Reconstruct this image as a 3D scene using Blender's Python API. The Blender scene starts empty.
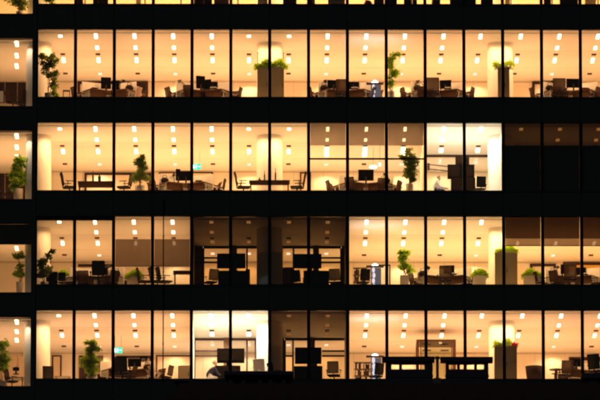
import bpy, bmesh, math, random
from mathutils import Vector, Matrix
random.seed(7)
PI = math.pi
C = bpy.data.collections.new('office_at_night'); bpy.context.scene.collection.children.link(C)
sc = bpy.context.scene

# ------------------------------------------------------------------ sizes
S = 45.0; FP = 3.668; BW = 1.5; WH = 2.735; DEEP = 10.4; WING = 1.9
def Z(l): return S + l * FP
def CZ(l): return Z(l) + WH
ROW = {0: 'bottom row', 1: 'third full row', 2: 'second full row', 3: 'first full row', 4: 'cut-off top row'}
ORD = ['first', 'second', 'third', 'fourth', 'fifth', 'sixth', 'seventh', 'eighth', 'ninth', 'tenth', 'eleventh',
       'twelfth', 'thirteenth', 'fourteenth', 'fifteenth', 'sixteenth']

# ------------------------------------------------------------------ camera
F_PX, CX, CZ0, YAW, PIT, ROL, DIST = 7393.0, 8.8414, 1.5554, 0.0047406, 0.1782742, 0.00023014, 280.0
cam = bpy.data.cameras.new('camera'); camo = bpy.data.objects.new('camera', cam); C.objects.link(camo)
R0 = Vector((math.cos(YAW), -math.sin(YAW), 0)); F0 = Vector((math.sin(YAW), math.cos(YAW), 0))
FW = F0 * math.cos(PIT) + Vector((0, 0, math.sin(PIT))); U0 = -F0 * math.sin(PIT) + Vector((0, 0, math.cos(PIT)))
RT = R0 * math.cos(ROL) - U0 * math.sin(ROL); UP = R0 * math.sin(ROL) + U0 * math.cos(ROL)
m = Matrix((RT, UP, -FW)).transposed().to_4x4(); m.translation = Vector((CX, -DIST, CZ0)); camo.matrix_world = m
cam.sensor_width = 36; cam.sensor_fit = 'HORIZONTAL'; cam.lens = F_PX / 600 * 36; cam.clip_start = 1; cam.clip_end = 6000
sc.camera = camo
EYE = Vector((CX, -DIST, CZ0))
def at(u, v, y):
    """where the sight line through photo point (u, v) crosses the plane y"""
    d = FW + RT * ((u - 300) / F_PX) + UP * ((200 - v) / F_PX)
    return EYE + d * ((y - EYE.y) / d.y)
VB = {0: 380, 1: 285.4, 2: 192.2, 3: 98.4, 4: 5.5}
def X(u, l, y): return at(u, VB[l] - 10, y).x

# ------------------------------------------------------------------ materials
M = {}
def mat(name, col, rough=0.6, metal=0.0, var=0.0, scale=8.0, bump=0.0, emit=None, es=0.0, trans=0.0, kind='noise', spec=0.15, stretch=None):
    mm = bpy.data.materials.new(name); mm.use_nodes = True; nt = mm.node_tree; N = nt.nodes; L = nt.links
    b = N['Principled BSDF']; b.inputs['Roughness'].default_value = rough; b.inputs['Metallic'].default_value = metal
    b.inputs['Base Color'].default_value = (*col, 1); b.inputs['Specular IOR Level'].default_value = spec
    if var or bump:
        tc = N.new('ShaderNodeTexCoord'); src = tc.outputs['Object']
        if stretch:
            mp = N.new('ShaderNodeMapping'); mp.inputs['Scale'].default_value = stretch
            L.new(src, mp.inputs['Vector']); src = mp.outputs['Vector']
        n = N.new('ShaderNodeTexNoise'); n.inputs['Scale'].default_value = scale; n.inputs['Detail'].default_value = 5
        L.new(src, n.inputs['Vector'])
        if var:
            r = N.new('ShaderNodeMix'); r.data_type = 'RGBA'
            r.inputs['A'].default_value = (*[max(0, c * (1 - var)) for c in col], 1)
            r.inputs['B'].default_value = (*[min(1, c * (1 + var)) for c in col], 1)
            L.new(n.outputs['Fac'], r.inputs['Factor']); L.new(r.outputs['Result'], b.inputs['Base Color'])
        if bump:
            bp = N.new('ShaderNodeBump'); bp.inputs['Strength'].default_value = bump; bp.inputs['Distance'].default_value = 0.01
            L.new(n.outputs['Fac'], bp.inputs['Height']); L.new(bp.outputs['Normal'], b.inputs['Normal'])
    if emit:
        b.inputs['Emission Color'].default_value = (*emit, 1); b.inputs['Emission Strength'].default_value = es
    if trans:
        t = N.new('ShaderNodeBsdfTranslucent'); t.inputs['Color'].default_value = (*col, 1)
        x = N.new('ShaderNodeMixShader'); x.inputs[0].default_value = trans
        L.new(b.outputs[0], x.inputs[1]); L.new(t.outputs[0], x.inputs[2]); L.new(x.outputs[0], N['Material Output'].inputs['Surface'])
    M[name] = mm; return mm
def sheer(name, col, clear, trans, tint=(1, 1, 1)):
    mm = bpy.data.materials.new(name); mm.use_nodes = True; nt = mm.node_tree; N = nt.nodes; L = nt.links
    N.remove(N['Principled BSDF'])
    d = N.new('ShaderNodeBsdfDiffuse'); d.inputs['Color'].default_value = (*col, 1)
    t = N.new('ShaderNodeBsdfTranslucent'); t.inputs['Color'].default_value = (*col, 1)
    a = N.new('ShaderNodeMixShader'); a.inputs[0].default_value = trans
    c = N.new('ShaderNodeBsdfTransparent'); c.inputs['Color'].default_value = (*tint, 1)
    b = N.new('ShaderNodeMixShader'); b.inputs[0].default_value = clear
    L.new(d.outputs[0], a.inputs[1]); L.new(t.outputs[0], a.inputs[2]); L.new(a.outputs[0], b.inputs[1]); L.new(c.outputs[0], b.inputs[2])
    L.new(b.outputs[0], N['Material Output'].inputs['Surface'])
    # fine horizontal ribs in the weave
    w = N.new('ShaderNodeTexWave'); w.bands_direction = 'Z'; w.inputs['Scale'].default_value = 14; w.inputs['Distortion'].default_value = .4
    tc = N.new('ShaderNodeTexCoord'); L.new(tc.outputs['Object'], w.inputs['Vector'])
    r = N.new('ShaderNodeMapRange'); r.inputs['To Min'].default_value = clear * 0.97; r.inputs['To Max'].default_value = clear * 1.03
    L.new(w.outputs['Fac'], r.inputs['Value']); L.new(r.outputs['Result'], b.inputs[0])
    M[name] = mm; return mm
def glass(name, tint, ior=1.45):
    mm = bpy.data.materials.new(name); mm.use_nodes = True; nt = mm.node_tree; N = nt.nodes; L = nt.links
    N.remove(N['Principled BSDF'])
    t = N.new('ShaderNodeBsdfTransparent'); t.inputs['Color'].default_value = (*tint, 1)
    g = N.new('ShaderNodeBsdfGlossy'); g.inputs['Roughness'].default_value = 0.02
    f = N.new('ShaderNodeFresnel'); f.inputs['IOR'].default_value = ior
    x = N.new('ShaderNodeMixShader'); L.new(f.outputs[0], x.inputs[0]); L.new(t.outputs[0], x.inputs[1]); L.new(g.outputs[0], x.inputs[2])
    L.new(x.outputs[0], N['Material Output'].inputs['Surface']); M[name] = mm
def lamp(name, col, s):
    mm = bpy.data.materials.new(name); mm.use_nodes = True; N = mm.node_tree.nodes; L = mm.node_tree.links
    N.remove(N['Principled BSDF']); e = N.new('ShaderNodeEmission'); e.inputs['Color'].default_value = (*col, 1); e.inputs['Strength'].default_value = s
    L.new(e.outputs[0], N['Material Output'].inputs['Surface']); M[name] = mm

WARM = (1.0, 0.52, 0.19); NEUT = (1.0, 0.70, 0.42)
mat('facade', (0.016, 0.028, 0.031), 0.32, 0.0, 0.35, 1.2, spec=.5)
mat('frame_black', (0.008, 0.010, 0.011), 0.45, 0.0, 0.2, 5)
mat('concrete_dark', (0.09, 0.05, 0.04), 0.85, 0, 0.3, 3, 0.3)
mat('box_dark', (0.07, 0.055, 0.08), 0.7, 0, 0.25, 4, 0.2)
mat('ceiling', (0.80, 0.775, 0.73), 0.85, 0, 0.03, 1.5)
mat('joint', (0.42, 0.38, 0.32), 0.8)
mat('carpet', (0.78, 0.74, 0.68), 0.95, 0, 0.15, 20)
mat('wall', (0.76, 0.69, 0.58), 0.8, 0, 0.04, 1.2)
mat('wall_door', (0.70, 0.56, 0.42), 0.6, 0, 0.05, 2)
mat('wall_ochre', (0.70, 0.42, 0.10), 0.7, 0, 0.05, 2)
mat('wall_wood', (0.022, 0.010, 0.005), 0.7, 0, 0.35, 6, stretch=(6, 6, .5))
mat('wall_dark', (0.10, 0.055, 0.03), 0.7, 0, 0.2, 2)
mat('plaster', (0.82, 0.79, 0.72), 0.75, 0, 0.03, 2)
mat('frame_wood', (0.035, 0.014, 0.009), 0.6, 0, 0.3, 8, spec=.2)
mat('frame_tan', (0.085, 0.042, 0.014), 0.5, 0, 0.2, 8)
mat('worktop', (0.11, 0.052, 0.019), 0.45, 0, 0.12, 3, stretch=(1, 8, 1))
mat('worktop_dark', (0.07, 0.038, 0.018), 0.45, 0, 0.2, 4)
mat('screen_fabric', (0.88, 0.86, 0.80), 0.85, 0, 0.04, 30)
mat('metal_white', (0.80, 0.77, 0.72), 0.4, 0.1)
mat('metal_dark', (0.020, 0.016, 0.015), 0.5, 0.0, spec=.3)
mat('plastic_black', (0.004, 0.003, 0.002), 0.9, 0, 0.2, 6, spec=.02)
mat('monitor_glass', (0.008, 0.006, 0.005), 0.4, 0, 0.2, 3)
mat('chair_fabric', (0.016, 0.008, 0.004), 0.8, 0, 0.25, 20, spec=.15)
mat('chair_black', (0.010, 0.007, 0.006), 0.7, 0, 0.25, 20, spec=.15)
mat('chair_tan', (0.040, 0.016, 0.006), 0.7, 0, 0.15, 12)
mat('chair_pale', (0.36, 0.25, 0.20), 0.7, 0, 0.15, 12)
mat('red_cloth', (0.50, 0.04, 0.05), 0.7, 0, 0.2, 12)
sheer('mesh_fabric', (0.045, 0.024, 0.011), 0.05, 0.5)
mat('cabinet', (0.38, 0.31, 0.18), 0.45, 0, 0.06, 2)
mat('cabinet_grey', (0.17, 0.135, 0.09), 0.45, 0, 0.06, 2)
mat('cabinet_pale', (0.40, 0.36, 0.25), 0.5, 0, 0.06, 2)
mat('cabinet_dark', (0.010, 0.005, 0.0025), 0.9, 0, 0.15, 2, spec=.03)
mat('pot', (0.72, 0.64, 0.54), 0.5, 0, 0.06, 5)
mat('bark', (0.17, 0.11, 0.06), 0.85, 0, 0.3, 12)
mat('soil', (0.05, 0.035, 0.02), 0.95)
mat('leaf', (0.40, 0.56, 0.04), 0.5, 0, 0.55, 6, trans=0.4)
mat('leaf_dark', (0.20, 0.28, 0.03), 0.5, 0, 0.6, 6, trans=0.4)
mat('leaf_bright', (0.44, 0.64, 0.02), 0.5, 0, 0.35, 9, trans=0.5)
mat('paper', (0.85, 0.84, 0.82), 0.7)
mat('bottle', (0.10, 0.06, 0.04), 0.2)
mat('skin', (0.62, 0.36, 0.26), 0.5, 0, 0.08, 8)
mat('hair', (0.35, 0.20, 0.10), 0.6, 0, 0.3, 20)
mat('jacket', (0.025, 0.022, 0.035), 0.8, 0, 0.3, 15)
mat('shirt', (0.78, 0.74, 0.76), 0.8, 0, 0.06, 10)
mat('trousers', (0.50, 0.42, 0.34), 0.8, 0, 0.1, 10)
mat('trousers_navy', (0.06, 0.05, 0.09), 0.8, 0, 0.2, 10)
mat('asphalt', (0.05, 0.05, 0.05), 0.9, 0, 0.3, 0.5)
mat('red_petal', (0.55, 0.03, 0.05), 0.6, 0, 0.2, 9, trans=.3)
sheer('blind_sheer', (0.24, 0.18, 0.125), 0.022, 0.5, (.85, .82, .85))
sheer('blind_light', (0.15, 0.12, 0.11), 0.20, 0.50, (.95, .88, .8))
sheer('blind_brown', (0.05, 0.028, 0.014), 0.0, 0.5, (.8, .7, .6))
sheer('blind_dark', (0.03, 0.018, 0.010), 0.0, 0.25)
sheer('blind_black', (0.012, 0.012, 0.014), 0.0, 0.02)
glass('pane', (0.97, 0.975, 0.965)); glass('inner_glass', (0.93, 0.93, 0.91), 1.15); glass('booth_glass', (0.82, 0.84, 0.72))
LS = 105.0
FLOORS = {'3': ((1.0, .53, .19), 1.0), '2': ((1.0, .55, .20), 1.0), '2b': ((1.0, .57, .27), .62), '1a': ((1.0, .54, .17), .72), '1b': ((1.0, .62, .23), 1.25),
          '1c': ((1.0, .57, .19), .95), '0': ((1.0, .54, .235), .92)}
FLOORS = {k: ((c[0], c[1] * .91, c[2] * 1.04), f) for k, (c, f) in FLOORS.items()}
for k_, (c_, f_) in FLOORS.items(): lamp('lamp_warm' + k_, (1.0, .64, .33), 18 * f_)
lamp('lamp_neutral', (1.0, .78, .52), 28); lamp('unlit_glow', (1.0, 0.36, 0.09), .28)
lamp('lamp_faint', (1.0, 0.60, 0.42), 1.9)
lamp('lamp_cool', (0.93, 0.93, 1.0), 14.0); lamp('lamp_violet', (1.0, 0.88, 0.98), .95); lamp('lamp_tube', (0.46, 0.38, 0.40), .28); lamp('lamp_cyan', (0.70, 1.0, 0.84), 2.0)
lamp('sign_green', (0.04, 0.85, 0.42), 1.6); lamp('sign_white', (0.80, 1.0, 0.90), 3.2)
lamp('screen_lit', (0.95, 0.85, 0.95), 1.6)

# ------------------------------------------------------------------ mesh helpers
def B(): return bmesh.new()
def box(bm, x0, x1, y0, y1, z0, z1, bev=0.0, mx=None):
    r = bmesh.ops.create_cube(bm, size=1.0)['verts']
    bmesh.ops.scale(bm, vec=(abs(x1 - x0), abs(y1 - y0), abs(z1 - z0)), verts=r)
    bmesh.ops.translate(bm, vec=((x0 + x1) / 2, (y0 + y1) / 2, (z0 + z1) / 2), verts=r)
    if bev:
        es = list({e for v in r for e in v.link_edges})
        g = bmesh.ops.bevel(bm, geom=es, offset=bev, segments=2, profile=0.6, affect='EDGES')
        r = list({v for f in g['faces'] for v in f.verts} | {v for v in r if v.is_valid})
    if mx is not None: bmesh.ops.transform(bm, matrix=mx, verts=r)
    return r
def rod(bm, a, b, r0, r1=None, seg=8):
    a = Vector(a); b = Vector(b); d = b - a
    if d.length < 1e-6: return
    q = Vector((0, 0, 1)).rotation_difference(d.normalized())
    mx = Matrix.Translation((a + b) / 2) @ q.to_matrix().to_4x4()
    return bmesh.ops.create_cone(bm, cap_ends=True, segments=seg, radius1=r0, radius2=r0 if r1 is None else r1, depth=d.length, matrix=mx)['verts']
def path(bm, pts, r, seg=6, closed=False):
    n = len(pts)
    for i in range(n if closed else n - 1): rod(bm, pts[i], pts[(i + 1) % n], r, r, seg)
def ball(bm, c, r, sc_=(1, 1, 1), seg=10):
    return bmesh.ops.create_uvsphere(bm, u_segments=seg, v_segments=max(6, seg - 2), radius=r,
        matrix=Matrix.Translation(c) @ Matrix.Diagonal((*sc_, 1)))['verts']
def prism(bm, pts, z0, z1):
    a = [bm.verts.new((x, y, z0)) for x, y in pts]; b = [bm.verts.new((x, y, z1)) for x, y in pts]
    n = len(pts); bm.faces.new(list(reversed(a))); bm.faces.new(b)
    for i in range(n): bm.faces.new((a[i], a[(i + 1) % n], b[(i + 1) % n], b[i]))
def obj(name, bm, mt, parent=None, smooth=False):
    me = bpy.data.meshes.new(name)
    bmesh.ops.recalc_face_normals(bm, faces=bm.faces); bm.to_mesh(me); bm.free()
    me.materials.append(M[mt])
    if smooth:
        for p in me.polygons: p.use_smooth = True
    o = bpy.data.objects.new(name, me); C.objects.link(o); o.parent = parent
    return o
def tag(o, label, cat, group=None):
    o['label'] = label; o['category'] = cat
    if group: o['group'] = group
    return o
def thing(name, label, cat, loc=(0, 0, 0), rz=0.0, group=None):
    o = bpy.data.objects.new(name, None); C.objects.link(o); o.location = loc; o.rotation_euler = (0, 0, rz)
    return tag(o, label, cat, group)
def dup(root, loc, rz=0.0, label=None, group=None, scale=None):
    r = root.copy(); C.objects.link(r); r.location = loc; r.rotation_euler = (0, 0, rz)
    if label: r['label'] = label
    if group: r['group'] = group
    if scale: r.scale = scale
    for ch in list(root.children):
        c = ch.copy(); C.objects.link(c); c.parent = r
        for g in list(ch.children):
            d = g.copy(); C.objects.link(d); d.parent = c
    return r

# ------------------------------------------------------------------ ground
bm = B(); box(bm, -1500, 1500, -600, 2500, -0.5, 0); g = obj('ground', bm, 'asphalt'); g['kind'] = 'structure'

# ------------------------------------------------------------------ the office building
NB = 16; XR = NB * BW
bld = thing('office_building', 'dark glass office block at night, lit open-plan floors behind black spandrel bands', 'building', (0, 0, 0))
def part(name, bm, mt, parent=bld, label=None, smooth=False):
    o = obj(name, bm, mt, parent, smooth)
    if label: o['label'] = label
    return o
HW = 0.062
top = Z(4) + WH
# spandrel bands: panels with open joints on a backing beam
for l in range(-1, 5):
    z0, z1 = CZ(l), Z(l + 1)
    if l == -1: z0 = z1 - 0.93
    bm = B()
    box(bm, 0.0, XR, 0.06, 0.28, z0 + 0.01, z1 - 0.01)
    for i in range(NB):
        box(bm, i * BW + 0.035, (i + 1) * BW - 0.035, 0.0, 0.058, z0 + 0.035, z1 - 0.035, 0.006)
    box(bm, 0, XR, -0.03, 0.28, z1 - 0.03, z1 + 0.02)          # projecting sill
    box(bm, 0, XR, -0.012, 0.28, z0 - 0.02, z0 + 0.03)
    part('spandrel_band', bm, 'facade')
    bm = B()
    box(bm, -6.0, -0.15, WING + 0.06, WING + 0.28, z0 + 0.01, z1 - 0.01)
    for i in range(4):
        box(bm, -0.16 - (i + 1) * BW + 0.035, -0.16 - i * BW - 0.035, WING, WING + 0.058, z0 + 0.035, z1 - 0.035, 0.006)
    box(bm, -6.0, -0.15, WING - 0.03, WING + 0.28, z1 - 0.03, z1 + 0.02)
    part('spandrel_band', bm, 'facade')
def window(x0, x1, l, y=0.0, transom=None, head=0.0):
    z0, z1 = Z(l) + 0.02, CZ(l) - 0.02
    bm = B()
    box(bm, x0, x0 + HW, y - 0.05, y + 0.16, z0, z1); box(bm, x1 - HW, x1, y - 0.05, y + 0.16, z0, z1)
    box(bm, x0 + HW, x1 - HW, y - 0.005, y + 0.12, z0, z0 + 0.03); box(bm, x0 + HW, x1 - HW, y - 0.005, y + 0.12, z1 - 0.02 - head, z1)
    if transom: box(bm, x0 + HW, x1 - HW, y + 0.0, y + 0.10, transom - 0.028, transom + 0.028)
    w = part('window', bm, 'frame_black')
    bm = B(); box(bm, x0 + HW, x1 - HW, y + 0.05, y + 0.062, z0 + 0.03, z1 - 0.02 - head)
    part('pane', bm, 'pane', w)
for l in range(5):
    for i in range(NB):
        tr = at(360, 158.6, 0).z if (l == 2 and i in (7, 8, 9)) else None
        window(i * BW, (i + 1) * BW, l, 0, tr, 0.15 if (l == 1 and i < 2) else 0.0)
    for k in range(2):
        x1 = -0.16 - k * BW
        window(x1 - BW, x1, l, WING)
# end wall between main block and wing, and the plain remainder of the block
bm = B(); box(bm, -0.15, 0.0, -0.03, WING + 0.3, 0, top + 5); part('end_wall', bm, 'facade')
bm = B()
box(bm, 0.0, XR, 0.0, 12.5, 0, Z(0) - 0.95); box(bm, -6.0, -0.15, WING, 12.5, 0, Z(0) - 0.95)
box(bm, XR + 0.01, XR + 14, 0.0, 12.5, 0, top + 5); box(bm, -18, -6.01, WING, 12.5, 0, top + 5)
box(bm, 0.0, XR, 0.0, 12.5, top + 0.95, top + 5); box(bm, -6.0, -0.15, WING, 12.5, top + 0.95, top + 5)
box(bm, -6.0, XR, DEEP + 0.35, 12.5, Z(0) - 0.94, top + 0.94)
part('outer_wall', bm, 'facade')
# floors and ceilings
for l in range(5):
    z = Z(l)
    bm = B(); box(bm, 0.0, XR, 0.12, DEEP + 0.3, z - 0.25, z - 0.02); box(bm, -6.0, 0.0, WING + 0.1, DEEP + 0.3, z - 0.25, z - 0.02)
    part('floor_slab', bm, 'carpet')
    c = CZ(l)
    bm = B()
    # perimeter strip, groove, then ceiling tiles field with fine joints between planks
    box(bm, 0.0, XR, 0.10, 0.86, c + 0.012, c + 0.1)
    box(bm, 0.0, XR, 0.90, DEEP + 0.3, c, c + 0.1)
    box(bm, -6.0, 0.0, WING + 0.1, WING + 0.86, c + 0.012, c + 0.1); box(bm, -6.0, -0.001, WING + 0.90, DEEP + 0.3, c, c + 0.1)
    part('ceiling', bm, 'ceiling')
    bm = B()
    box(bm, 0.0, XR, 0.86, 0.90, c + 0.05, c + 0.1)
    for yy in (4.35, 7.75):
        box(bm, 0.0, XR, yy, yy + 0.02, c - 0.002, c + 0.01)
    part('ceiling_joint', bm, 'joint')
    bm = B(); box(bm, -6.0, XR, DEEP, DEEP + 0.3, z, c); part('back_wall', bm, 'wall')
    bm = B(); box(bm, -6.15, -6.0, WING, DEEP + .3, z, c); box(bm, XR, XR + .01, 0.1, DEEP + .3, z, c); part('side_wall', bm, 'wall')
# round columns
for l in range(5):
    for xc in (0.0, 9.0, 18.0):
        bm = B(); rod(bm, (xc, 3.0, Z(l) - 0.02), (xc, 3.0, CZ(l)), 0.5, 0.5, 40)
        part('column', bm, 'plaster', smooth=False)
# cross walls of closed rooms
YP = 6.9
def cross(x, l, y1=YP, y0=0.16, mt='wall'):
    if y0 < 2.4:      # stops at the column in its way
        bm = B()
        if abs(x - 9.0) < .1 or abs(x - 18.0) < .1:
            box(bm, x - .05, x + .05, y0, 2.52, Z(l), CZ(l)); box(bm, x - .05, x + .05, 3.48, y1, Z(l), CZ(l))
        else: box(bm, x - .05, x + .05, y0, y1, Z(l), CZ(l))
        part('cross_wall', bm, mt)
cross(4 * BW, 0); cross(6 * BW, 0); cross(8 * BW, 0)
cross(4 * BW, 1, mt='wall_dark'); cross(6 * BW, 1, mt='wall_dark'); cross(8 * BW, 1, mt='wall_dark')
cross(10 * BW, 2); cross(12 * BW, 2, DEEP)
def solid(u0, u1, l, y=YP, mt='wall', z0=None, z1=None, name='partition_wall'):
    bm = B(); box(bm, X(u0, l, y), X(u1, l, y), y, y + 0.1, Z(l) if z0 is None else z0, CZ(l) if z1 is None else z1); part(name, bm, mt)
def glazed(us, l, y=YP, bars=(), mt='frame_wood', top_=None, name='glass_partition'):
    """framed glass screen: us = photo x of the uprights, bars = list of (u0, u1, v)"""
    xs = [X(u, l, y) for u in us]; c = CZ(l) if top_ is None else top_
    bm = B(); box(bm, xs[0], xs[-1], y, y + 0.09, c - 0.09, c)
    for x in xs: box(bm, x - 0.035, x + 0.035, y, y + 0.09, Z(l), c - 0.09)
    for u0, u1, v in bars:
        z = at(u0, v, y).z; box(bm, X(u0, l, y), X(u1, l, y), y - 0.03, y - 0.002, z - 0.035, z + 0.035)
    f = part(name, bm, mt)
    for a, b in zip(xs[:-1], xs[1:]):
        bm = B(); box(bm, a + 0.035, b - 0.035, y + 0.04, y + 0.05, Z(l), c - 0.09); part('pane', bm, 'inner_glass', f)
# bottom row: lit and unlit meeting room
glazed((194.5, 247, 255.5, 269.5), 0, YP, ((194, 218, 351.2), (194, 218, 356.0)))
glazed((285, 293, 309, 347), 0, YP, ((322, 345, 351.2), (322, 345, 356.0), (285, 293, 356)))
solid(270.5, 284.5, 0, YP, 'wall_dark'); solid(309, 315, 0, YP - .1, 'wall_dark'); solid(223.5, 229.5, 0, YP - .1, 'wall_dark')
# third row: two unlit rooms
glazed((203.5, 236, 247, 258), 1, YP, ((190, 218, 258), (190, 218, 262.5)))
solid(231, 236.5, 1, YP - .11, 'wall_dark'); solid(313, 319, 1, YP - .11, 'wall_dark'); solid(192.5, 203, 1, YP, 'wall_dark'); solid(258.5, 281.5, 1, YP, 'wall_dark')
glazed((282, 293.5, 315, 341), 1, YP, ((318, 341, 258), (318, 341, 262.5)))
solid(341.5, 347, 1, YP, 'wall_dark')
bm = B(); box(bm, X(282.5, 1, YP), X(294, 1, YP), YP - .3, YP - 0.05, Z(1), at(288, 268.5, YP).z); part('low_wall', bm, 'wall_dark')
# second row: bright meeting room
glazed((425.5, 489), 2, YP, ())
solid(489.5, 503, 2, YP, 'plaster')

# doors, dark screens and panel joints along the back wall
def backframe(u0, u1, v, l, inner=None, mt='frame_wood', y=DEEP, w=0.11, rights=(True, True), name='door'):
    a, b = X(u0, l, y), X(u1, l, y); z = at(u0, v, y).z
    bm = B(); box(bm, a, b, y - 0.06, y - 0.002, z - w, z)
    if rights[0]: box(bm, a, a + w, y - 0.06, y - 0.002, Z(l), z - w)
    if rights[1]: box(bm, b - w, b, y - 0.06, y - 0.002, Z(l), z - w)
    f = part(name, bm, mt)
    if inner:
        bm = B(); box(bm, a + w * rights[0], b - w * rights[1], y - 0.04, y - 0.003, Z(l), z - w); part('panel', bm, inner, f)
backframe(77.5, 135, 81.5, 3, None, rights=(True, False)); backframe(135, 148, 81.5, 3, 'wall_wood')
backframe(532, 553, 81.5, 3, None)
backframe(84.5, 151, 173.0, 2, 'wall', w=.09); backframe(159, 213, 172.2, 2, 'wall', w=.05); backframe(300, 311, 172.5, 2, 'wall_door', w=.05)
backframe(116, 152, 356, 0, None, w=.10); backframe(79, 103, 356, 0, 'wall_wood', w=.12); backframe(140, 147.5, 356, 0, 'cabinet_grey', w=.10)
backframe(52, 61.5, 355.5, 0, 'wall_door', w=.05); backframe(156, 192, 355.5, 0, 'wall_door', w=.05)
backframe(530, 556, 264, 1, None, w=.10); backframe(563, 606, 262.3, 1, 'wall_ochre', w=.12)
backframe(569, 606, 357.3, 0, 'wall_door', w=.14); backframe(78, 112, 264.5, 1, None, w=.10, rights=(False, False))
# deeper wall with wood lining behind the wing
def lining(u0, u1, v, l, mt, y=DEEP):
    bm = B(); a, b = X(u0, l, y), X(u1, l, y); z = at(u0, v, y).z
    n = 4
    for k in range(n): box(bm, a + (b - a) * k / n + .015, a + (b - a) * (k + 1) / n - .015, y - 0.05, y - 0.002, Z(l), z)
    part('wall_lining', bm, mt)
lining(-20, 30, 82.5, 3, 'wall_wood'); lining(-20, 30, 173.5, 2, 'wall_wood'); lining(-20, 30, 356, 0, 'wall_door')
# upright panel joints on the plain back wall
for l in range(4):
    bm = B()
    for x in [k * 1.2 + 0.35 for k in range(-4, 20)]:
        box(bm, x, x + 0.012, DEEP - 0.001, DEEP + 0.005, Z(l), CZ(l))
    box(bm, -6, XR, DEEP - 0.02, DEEP - 0.0015, CZ(l) - 0.07, CZ(l) - 0.05)
    part('wall_joint', bm, 'joint')

# roller blinds
def blind(i0, i1, l, v0, v1, mt, bar='metal_dark', y=0.2, label=None):
    for i in range(i0, i1):
        z1 = at(300, v0, y).z if v0 else CZ(l) - .01; z0 = at(300, v1, y).z
        a, b = i * BW + HW + .01, (i + 1) * BW - HW - .01
        bm = B(); nx = 10
        rows = []
        for k in range(nx + 1):       # cloth with a very slight sag
            x = a + (b - a) * k / nx; yy = y + 0.006 * math.sin(k * 1.3 + i)
            rows.append((bm.verts.new((x, yy, z0)), bm.verts.new((x, yy + .002, z1))))
        for k in range(nx): bm.faces.new((rows[k][0], rows[k + 1][0], rows[k + 1][1], rows[k][1]))
        o = part('roller_blind', bm, mt, label=label)
        if bar:
            bm = B(); box(bm, a, b, y - .012, y + .012, z0 - .03, z0); part('bottom_bar', bm, bar, o)
blind(7, 10, 2, 0, 145.5, 'blind_light', None, label='sheer grey-brown blind across the top of the pane')
blind(2, 4, 1, 239.3, 266.0, 'blind_sheer', 'metal_white', label='sheer grey blind hanging across the middle of the pane')
blind(12, 16, 1, 0, 238.5, 'blind_brown', None, label='brown blind over the top of the pane')
blind(12, 16, 1, 238.5, 245.3, 'blind_sheer', 'metal_dark', label='grey lower strip of the blind')
blind(12, 16, 2, 145.3, 191.5, 'blind_black', None, label='black blind filling the lower part of the pane')
# wing blind
z1 = CZ(1) - .01; z0 = at(15, 243.8, WING + .2).z
for k in range(2):
    x1 = -0.16 - k * BW
    bm = B(); box(bm, x1 - BW + HW + .01, x1 - HW - .01, WING + .2, WING + .206, z0, z1); o = part('roller_blind', bm, 'blind_dark', label='dark brown blind in the left wing')
    bm = B(); box(bm, x1 - BW + HW + .01, x1 - HW - .01, WING + .19, WING + .215, z0 - .03, z0); part('bottom_bar', bm, 'metal_dark', o)

# thin downpipe in front of the lower floors
bm = B(); p0 = at(163, 380, -.12); p1 = at(161.6, 200, -.12)
rod(bm, p0, (p0.x - .0, -.12, p1.z), .022, .022, 10)
for k in range(6):
    zz = p0.z + (p1.z - p0.z) * k / 5; box(bm, p0.x - .03, p0.x + .03, -.14, -.0, zz - .02, zz + .02)
part('downpipe', bm, 'frame_black')

# ------------------------------------------------------------------ ceiling lights and vents
def make_light(name, mt, lx, ly, label):
    t = thing(name, label, 'ceiling light', group='recessed ceiling lights')
    bm = B(); hx, hy = lx / 2, ly / 2
    for a, b, c, d in ((-hx - .01, -hx, -hy - .01, hy + .01), (hx, hx + .01, -hy - .01, hy + .01), (-hx, hx, -hy - .01, -hy), (-hx, hx, hy, hy + .01)):
        box(bm, a, b, c, d, -0.010, 0.0)
    obj('frame', bm, 'metal_white', t)
    bm = B(); box(bm, -hx + .001, hx - .001, -hy + .001, hy - .001, -.008, -.001)
    obj('diffuser', bm, mt, t)
    return t
kinds = {}
def light(kind, x, y, l, label):
    bay = int(x // BW)
    zone = {3: '3', 2: '2b' if 7 <= bay <= 9 else '2', 1: '1a' if bay < 4 else ('1b' if bay < 12 else '1c'), 0: '0'}[l]
    lw = 'lamp_warm' + zone; key = (kind, zone)
    spec = {'warm': (lw, .12, .95), 'mid': (lw, .12, .7), 'small': (lw, .14, .42), 'neutral': ('lamp_neutral', .14, .85),
            'off': ('unlit_glow', .15, .6), 'faint': ('lamp_faint', .15, .5), 'long': (lw, .16, 2.2)}[kind]  # off: unlit fixtures given a faint glow for light bounced onto them
    if key not in kinds:
        kinds[key] = make_light('ceiling_light', *spec, label); kinds[key].location = (x, y, CZ(l))
    else: dup(kinds[key], (x, y, CZ(l)), 0, label)
vent0 = None
def vent(x, y, l, label):
    global vent0
    if vent0 is None:
        vent0 = thing('ceiling_vent', label, 'ceiling vent', (x, y, CZ(l)), group='dark ceiling vents')
        bm = B(); box(bm, -.09, .09, -.14, .14, -.02, 0)
        obj('housing', bm, 'worktop', vent0)
        bm = B()
        for k in range(4): box(bm, -.08, .08, -.12 + k * .065, -.09 + k * .065, -.03, -.021)
        obj('slat', bm, 'metal_dark', vent0)
    else: dup(vent0, (x, y, CZ(l)), 0, label)
COLBAY = (0, 5, 6, 11, 12)
WORDS = {'warm': 'warm recessed ceiling light', 'small': 'short warm ceiling light', 'mid': 'medium warm ceiling light', 'neutral': 'bright white ceiling light',
         'off': 'unlit dim ceiling light', 'faint': 'faint ceiling light', 'long': 'long warm ceiling light'}
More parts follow.
